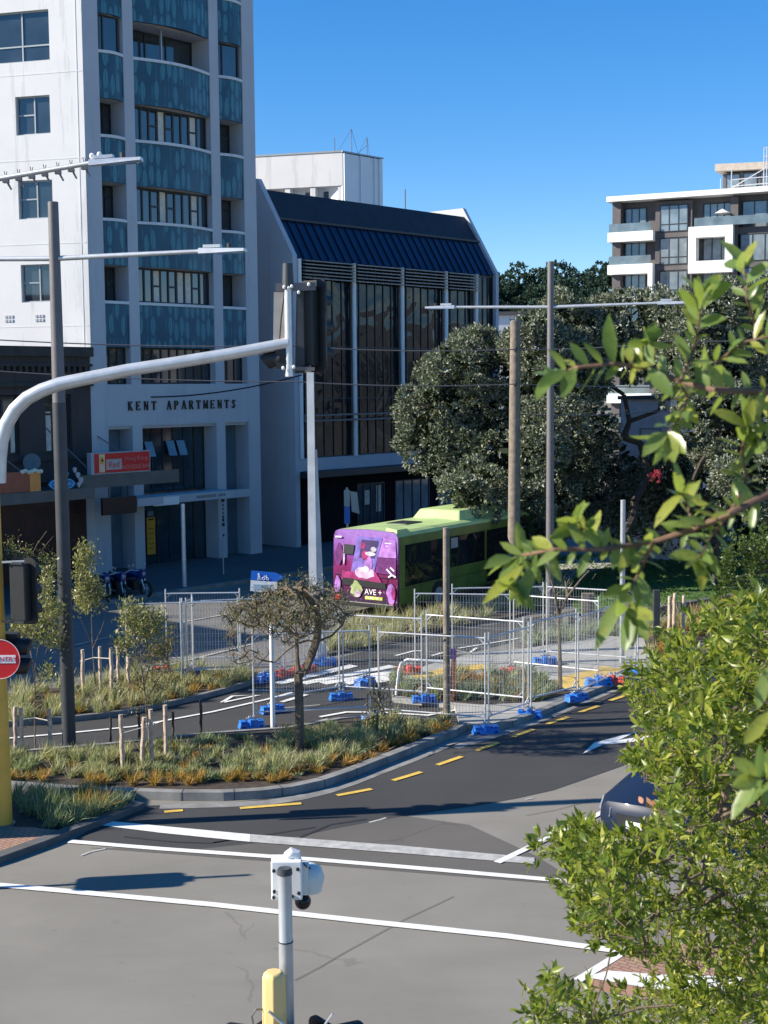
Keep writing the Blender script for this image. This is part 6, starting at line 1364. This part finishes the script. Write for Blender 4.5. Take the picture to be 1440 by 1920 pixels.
def tie(label, pts):
    b = MB(); b.tube([AT(u, v, y) for u, v, y in pts], .012, 6); tag(b.build('tree_tie', M['rope']), label, 'tie', 'pale ties between stakes and saplings')
y0 = G(66, 1412).y; tie('pale tie from the stakes to the forked sapling', [(40, 1349, y0 - .1), (66, 1346, y0), (95, 1352, y0 - .1)])
y0 = G(180, 1308).y; tie('pale tie from the stakes to the tall slim sapling', [(150, 1240, y0), (176, 1233, y0), (210, 1235, y0 - .2)])
y0 = G(278, 1425).y; tie('pale tie round the browning sapling trunk', [(228, 1375, y0 - .2), (275, 1362, y0), (312, 1350, y0 - .1)])
for u, vb, vt, l_ in ((1230, 1215, 1106, 'black square post at the lawn edge beside the pale stakes'), (1096, 1190, 1112, 'dark rough timber post before the lawn under the branch tips'), (1108, 1188, 1112, 'weathered timber post paired behind the fence before the lawn')):
    g_ = G(u, vb); z = AT(u, vt, g_.y).z; b = MB(g_); b.box(-.09, .09, -.09, .09, 0, z); tag(b.build('timber_post', M['slate' if u == 1230 else 'wood'], None, bevel=.01), l_, 'post')

# ---- young tree inside the fence, and the small spreading tree
sapling('young pale trunked tree with a forked bare top inside the fence', (1050, 1303), [[(1050, 1303), (1050, 1250), (1049, 1190), (1047, 1150)], [(1047, 1152), (1040, 1110), (1032, 1085)], [(1047, 1150), (1065, 1118), (1090, 1085), (1105, 1070)], [(1065, 1118), (1060, 1090)]],
    [(1100, 1065, 2), (1035, 1085, 2)], M['shrubg'], (.08, .03), 8, .024, 'young_tree', None)
TB = G(562, 1412); st = thing('small_tree', 'small spreading tree with a dense twiggy brown crown in the planter', 'tree', TB); ty = TB.y
def tp_(u, v, dy=0): return np.array(AT(u, v, ty + dy))
root = [tp_(562, 1414), tp_(562, 1370), tp_(561, 1320), tp_(560, 1285)]
LM_ = [[tp_(559, 1262), tp_(557, 1230), tp_(556, 1195), tp_(553, 1160)], [tp_(570, 1262), tp_(582, 1235), tp_(592, 1205), tp_(597, 1175), tp_(592, 1140), tp_(598, 1112)], [tp_(602, 1200), tp_(622, 1192), tp_(642, 1172), tp_(650, 1150)], [tp_(578, 1200), tp_(555, 1208), tp_(535, 1222), tp_(515, 1242), tp_(492, 1238)], [tp_(540, 1180), tp_(515, 1165), tp_(480, 1150), tp_(450, 1140)], [tp_(610, 1160), tp_(630, 1135), tp_(645, 1110)], [tp_(530, 1140, .4), tp_(505, 1125, .6)], [tp_(585, 1130, -.5), tp_(570, 1105, -.7)]]
tg = []
while len(tg) < 520:
    d = RNG.uniform(-1, 1, 3)
    if (d ** 2).sum() < 1 and d[2] > -.75 * (1 - abs(d[0])) - .1:
            _u, _v = 543 + d[0] * 126, 1150 - d[2] * 72
            if _v > 1076 + max(0, 565 - _u) * .45: tg.append(tp_(_u, _v, d[1] * 1.2))
tg += [tp_(560, 1190), tp_(575, 1240), tp_(592, 1195), tp_(596, 1150, .2), tp_(612, 1205, -.2), tp_(640, 1165), tp_(530, 1210, -.2), tp_(505, 1225, .2), tp_(655, 1120), tp_(430, 1220), tp_(445, 1245), tp_(470, 1240), tp_(425, 1150)]
tg += [tp_(u + RNG.normal() * 12, v + RNG.normal() * 10, RNG.normal() * .4) for u, v in ((430, 1200), (445, 1230), (475, 1240), (425, 1160)) for _ in range(9)]
nd, pr, tips = grow(root, np.array(tg), .16, .16, LM_, 0); branches('trunk', nd, pr, .0085, [M['bark']], st, .46, 6, .155, [(nd[i], np.array(nd[i]) + rvec(1)[0] * .13 + np.array((0, 0, .05)), .006) for i in tips for _ in range(3)])
P = np.array([nd[i] for i in tips]); k = 11; Pn = np.repeat(P, k, 0) + RNG.normal(size=(len(P) * k, 3)) * .075
Pn = Pn[RNG.uniform(size=len(Pn)) < np.where(Pn[:, 2] > tp_(546, 1175)[2], 1, .45)]; n = len(Pn)
raw_mesh('crown', *leaf_geo(Pn, unit(RNG.normal(size=(n, 3)) + (0, 0, .5)), rvec(n), RNG.uniform(.035, .075, n), RNG.uniform(.014, .028, n)), leafmat('dry_olive_leaf', [(.17, .15, .07), (.25, .22, .10), (.31, .27, .13), (.20, .21, .08), (.13, .125, .055)], .28), st)

# ---- leafy tree just below the balcony (leaf by leaf)
M['hedge'] = leafmat('glossy_yellow_green_leaf', [(.05, .09, .010), (.13, .19, .02), (.26, .30, .035), (.42, .41, .06), (.09, .15, .02), (.21, .26, .03)], .42, .38, .45, 55)
polyA = [(1180, 1300), (1200, 1272), (1248, 1262), (1258, 1212), (1330, 1165), (1440, 1135), (1530, 1120), (1530, 1880), (1300, 1858), (1228, 1812), (1130, 1772), (1068, 1735), (1050, 1700), (1078, 1655), (1012, 1612), (1005, 1585), (1072, 1560), (1085, 1535), (1150, 1562), (1222, 1542), (1238, 1492), (1182, 1442), (1152, 1420), (1178, 1382), (1212, 1362), (1165, 1330)]
polyB = [(1008, 1890), (1024, 1868), (1062, 1852), (1130, 1884), (1240, 1856), (1330, 1856), (1530, 1875), (1530, 1990), (1005, 1990)]
def in_px(poly, n):
    xy = np.array(poly, float); lo_, hi_ = xy.min(0), xy.max(0); out = []
    while len(out) < n:
        p = RNG.uniform(lo_, hi_); c = False; j = len(xy) - 1
        for i in range(len(xy)):
            if (xy[i, 1] > p[1]) != (xy[j, 1] > p[1]) and p[0] < (xy[j, 0] - xy[i, 0]) * (p[1] - xy[i, 1]) / (xy[j, 1] - xy[i, 1]) + xy[i, 0]: c = not c
            j = i
        if c: out.append(p)
    return np.array(out)
def depth(p): return 6.3 + 1.1 * math.sin(p[0] * .013 + p[1] * .009) + .5 * math.sin(p[0] * .031 - p[1] * .022)
tg = [np.array(AT(p[0], p[1], depth(p) + abs(RNG.normal()) * .8)) for p in np.concatenate([in_px(polyA, 1650), in_px(polyB, 340)])]
hb = V3((3.0, 7.2, 0)); hd = thing('leafy_tree', 'glossy yellow green leafy tree close below the camera hiding the navy car', 'tree', hb)
root = [np.array(hb), np.array(hb) + (0, 0, 1.5), np.array(hb) + (-.1, 0, 3.0), np.array((2.45, 7.0, 4.2))]
tg = [np.array(AT(u, v, 6.9)) for u, v in ((1400, 1800), (1290, 1740), (1180, 1700), (1390, 1600), (1300, 1500), (1420, 1400), (1330, 1300), (1180, 1650), (1400, 1900), (1200, 1890))] + tg
nd, pr, tips = grow(root, np.array(tg), .14, .12); HB_ = (nd, pr)
P0, D0 = [], []
for i in tips:
    a = np.array(nd[pr[i]]); p = np.array(nd[i]); d = unit((p - a)[None])[0] * .5 + np.array((-.18, 0, .75)) + RNG.normal(size=3) * .35; d /= np.linalg.norm(d); L = RNG.uniform(.08, .17); m = int(10 + L * 55)
    tt = RNG.uniform(-.15, 1, m); P0.append(p + d * (tt * L)[:, None]); D0.append(unit(d * .75 + RNG.normal(size=(m, 3)) * .6))
P0, D0 = np.concatenate(P0), np.concatenate(D0)
def to_px(P):
    q = P - np.array(CAMP); w_ = q @ np.array(cF); return 720 + FPX * (q @ np.array(cR)) / w_, 960 - FPX * (q @ np.array(cU)) / w_
def inside(poly, u, v):
    c = np.zeros(len(u), bool); j = len(poly) - 1
    for i in range(len(poly)):
        (xi, yi), (xj, yj) = poly[i], poly[j]; c ^= ((yi > v) != (yj > v)) & (u < (xj - xi) * (v - yi) / (yj - yi + 1e-9) + xi); j = i
    return c
pu, pv = to_px(P0); keep = ~inside([(1100, 1400), (1150, 1432), (1206, 1446), (1242, 1482), (1244, 1522), (1222, 1548), (1150, 1562), (1090, 1530), (1050, 1552), (900, 1600), (900, 1200), (1160, 1250), (1166, 1300), (1200, 1345), (1196, 1368), (1196, 1402), (1150, 1418)], pu, pv)
for hu, hv_, hr in ((1285, 1622, 30), (1262, 1660, 20), (1350, 1640, 16), (1300, 1560, 16), (1395, 1495, 15), (1190, 1690, 14), (1240, 1760, 16), (1330, 1760, 12), (1300, 1420, 14), (1370, 1330, 14)):
    keep &= ((pu - hu) ** 2 + (pv - hv_) ** 2 > hr ** 2) | (RNG.uniform(size=len(pu)) < .12)
P0, D0 = P0[keep], D0[keep]; n = len(P0); s_ = RNG.choice([.5, .75, 1, 1.25, 1.5], n, p=[.15, .25, .3, .2, .1]) * RNG.uniform(.85, 1.15, n)
branches('trunk', *HB_, .0019, M['bark'], hd, .42, 5, .05, [(P0[k] - D0[k] * .05, P0[k], .0035) for k in range(0, n, 16)])
raw_mesh('crown', *leaf_geo2(P0, D0, unit(rvec(n) + (0, 0, .6)), .048 * s_, .0155 * s_, .35, .3, ((0, .08), (.3, .85), (.62, 1), (1, .05))), M['hedge'], hd, None, True)
# withered salmon leaves on one twig
q = np.array(AT(1228, 1508, 6.0)) + RNG.normal(size=(12, 3)) * (.03, .03, .025); raw_mesh('withered_foliage', *leaf_geo2(q, rvec(12), rvec(12), RNG.uniform(.04, .06, 12), RNG.uniform(.018, .026, 12)), leafmat('salmon_dead_leaf', [(.42, .20, .12), (.5, .27, .17)], .2), hd)

# ---- near branches from a second tree, a couple of metres away
nb = V3((1.35, 2.6, 0)); nt = thing('leafy_tree', 'big leaved tree whose near branches reach in across the dark trees', 'tree', nb)
M['near'] = leafmat('broad_green_leaf', [(.12, .19, .045), (.17, .25, .065), (.23, .30, .09), (.14, .22, .055), (.36, .38, .07)], .5, .3, .5, 70)
BRN = [([(1700, 760), (1560, 742), (1440, 735), (1340, 731), (1275, 716), (1220, 690), (1150, 682), (1085, 688), (1035, 705)], 2.2, .0065), ([(1275, 716), (1300, 660), (1312, 600), (1318, 560)], 2.18, .003), ([(1180, 684), (1200, 660), (1212, 640)], 2.2, .0025), ([(1300, 722), (1340, 680), (1400, 640), (1445, 630)], 2.24, .003),
       ([(1275, 716), (1290, 745), (1270, 790), (1250, 812)], 2.22, .0028), ([(1620, 800), (1500, 850), (1440, 927), (1370, 962), (1300, 992), (1225, 1016), (1130, 1030), (1040, 1030), (975, 1042)], 2.1, .007), ([(1225, 1016), (1205, 1060), (1185, 1100), (1178, 1140)], 2.08, .003), ([(1130, 1030), (1110, 1000), (1080, 985)], 2.1, .0025),
       ([(1040, 1030), (1000, 1065), (970, 1095)], 2.1, .0025), ([(1300, 992), (1290, 950), (1280, 925)], 2.12, .0025), ([(1370, 962), (1400, 900), (1390, 850), (1400, 800)], 2.2, .0035), ([(1600, 640), (1480, 640), (1420, 620), (1400, 560), (1395, 500)], 2.3, .004), ([(1370, 962), (1330, 1010), (1310, 1050)], 2.1, .0025),
       ([(1700, 1480), (1520, 1470), (1450, 1465), (1420, 1460)], 1.9, .003), ([(1500, 850), (1460, 830), (1420, 822)], 2.2, .003)]
b = MB(); P0, D0, N0, L0 = [], [], [], []
root_px = V3((nb.x, nb.y, AT(1700, 760, 2.2).z))
b.tube([nb, V3((nb.x, nb.y, 4)), V3((nb.x - .02, nb.y, 6.6)), V3((nb.x + .05, nb.y + .05, 8.4))], [.11, .09, .06, .03], 10)
for u, v, y in ((1700, 760, 2.2), (1620, 800, 2.1), (1600, 640, 2.3), (1700, 1480, 1.9)):
    e = AT(u, v, y); b.tube([V3((nb.x, nb.y, e.z - .25)), e.lerp(V3((nb.x, nb.y, e.z)), .5) - V3((0, 0, .06)), e], [.02, .013, .008], 8)
for pts, y, r_ in BRN:
    q = [np.array(AT(u, v, y + .05 * math.sin(i * 1.7))) for i, (u, v) in enumerate(pts)]; b.tube(q, [r_ * (1 - .65 * i / (len(q) - 1)) for i in range(len(q))], 7)
    seg = [np.linalg.norm(q[i + 1] - q[i]) for i in range(len(q) - 1)]; tot = sum(seg); s_ = .0 if tot < .3 else tot * .30; k = 0
    while s_ < tot:
        a = s_; i = 0
        while a > seg[i] and i < len(seg) - 1: a -= seg[i]; i += 1
        p = q[i] + (q[i + 1] - q[i]) * a / seg[i]; ax = (q[i + 1] - q[i]) / seg[i]; side = 1 if k % 2 else -1
        perp = np.cross(ax, (0, 1, 0)); d = ax * RNG.uniform(.3, .8) + perp * side * RNG.uniform(.5, 1.0) + np.array((0, RNG.uniform(-.6, .5), RNG.uniform(-.15, .35)))
        P0.append(p); D0.append(d / np.linalg.norm(d)); N0.append(np.array((RNG.normal() * .5 - .3, -.4 + RNG.normal() * .5, .8))); L0.append(RNG.uniform(.026, .054)); k += 1; s_ += RNG.uniform(.007, .016)
    for _ in range(5):
        ax = (q[-1] - q[-2]); ax /= np.linalg.norm(ax); d = ax + RNG.normal(size=3) * .45; P0.append(q[-1]); D0.append(d / np.linalg.norm(d)); N0.append(np.array((RNG.normal(), -.5, RNG.normal() + .5))); L0.append(RNG.uniform(.045, .075))
b.build('trunk', mat('red_brown_twig', (.15, .085, .055), .8, 0, .3, 30), nt, True)
BIG = [((1165, 1118), (1115, 1215), 34), ((1180, 1130), (1215, 1205), 46), ((1000, 1062), (968, 1140), 34), ((985, 1058), (905, 1135), 40), ((960, 1045), (915, 1052), 30), ((1185, 1100), (1130, 1120), 34), ((1215, 690), (1260, 740), 40), ((1150, 680), (1135, 600), 26), ((1040, 700), (1003, 745), 24), ((1060, 695), (1010, 725), 26), ((1075, 690), (1055, 745), 24),
       ((1310, 600), (1275, 540), 34), ((1316, 565), (1345, 535), 34), ((1312, 610), (1352, 590), 36), ((1312, 580), (1310, 525), 32), ((1395, 500), (1385, 475), 30), ((1398, 530), (1440, 490), 38), ((1250, 812), (1205, 850), 40), ((1255, 812), (1265, 870), 44), ((1250, 810), (1285, 850), 40), ((1420, 1460), (1385, 1425), 20), ((1425, 1462), (1400, 1510), 30), ((1420, 1458), (1440, 1410), 26), ((1395, 1395), (1440, 1340), 34), ((1420, 1330), (1440, 1250), 30)]
for a, c_, w_ in BIG:
    pa, pc = np.array(AT(*a, 2.1)), np.array(AT(*c_, 2.06)); P0.append(pa); D0.append((pc - pa) / np.linalg.norm(pc - pa)); N0.append(np.array((-.3 + RNG.normal() * .2, -.8, .55))); L0.append(-np.linalg.norm(pc - pa))
P0, D0, N0, L0 = np.array(P0), np.array(D0), np.array(N0), np.array(L0); W0 = np.where(L0 > 0, L0 * RNG.uniform(.29, .42, len(L0)), .024); L0 = np.abs(L0)
raw_mesh('crown', *leaf_geo2(P0, D0, N0, L0, W0, .22, .25), M['near'], nt, None, True)
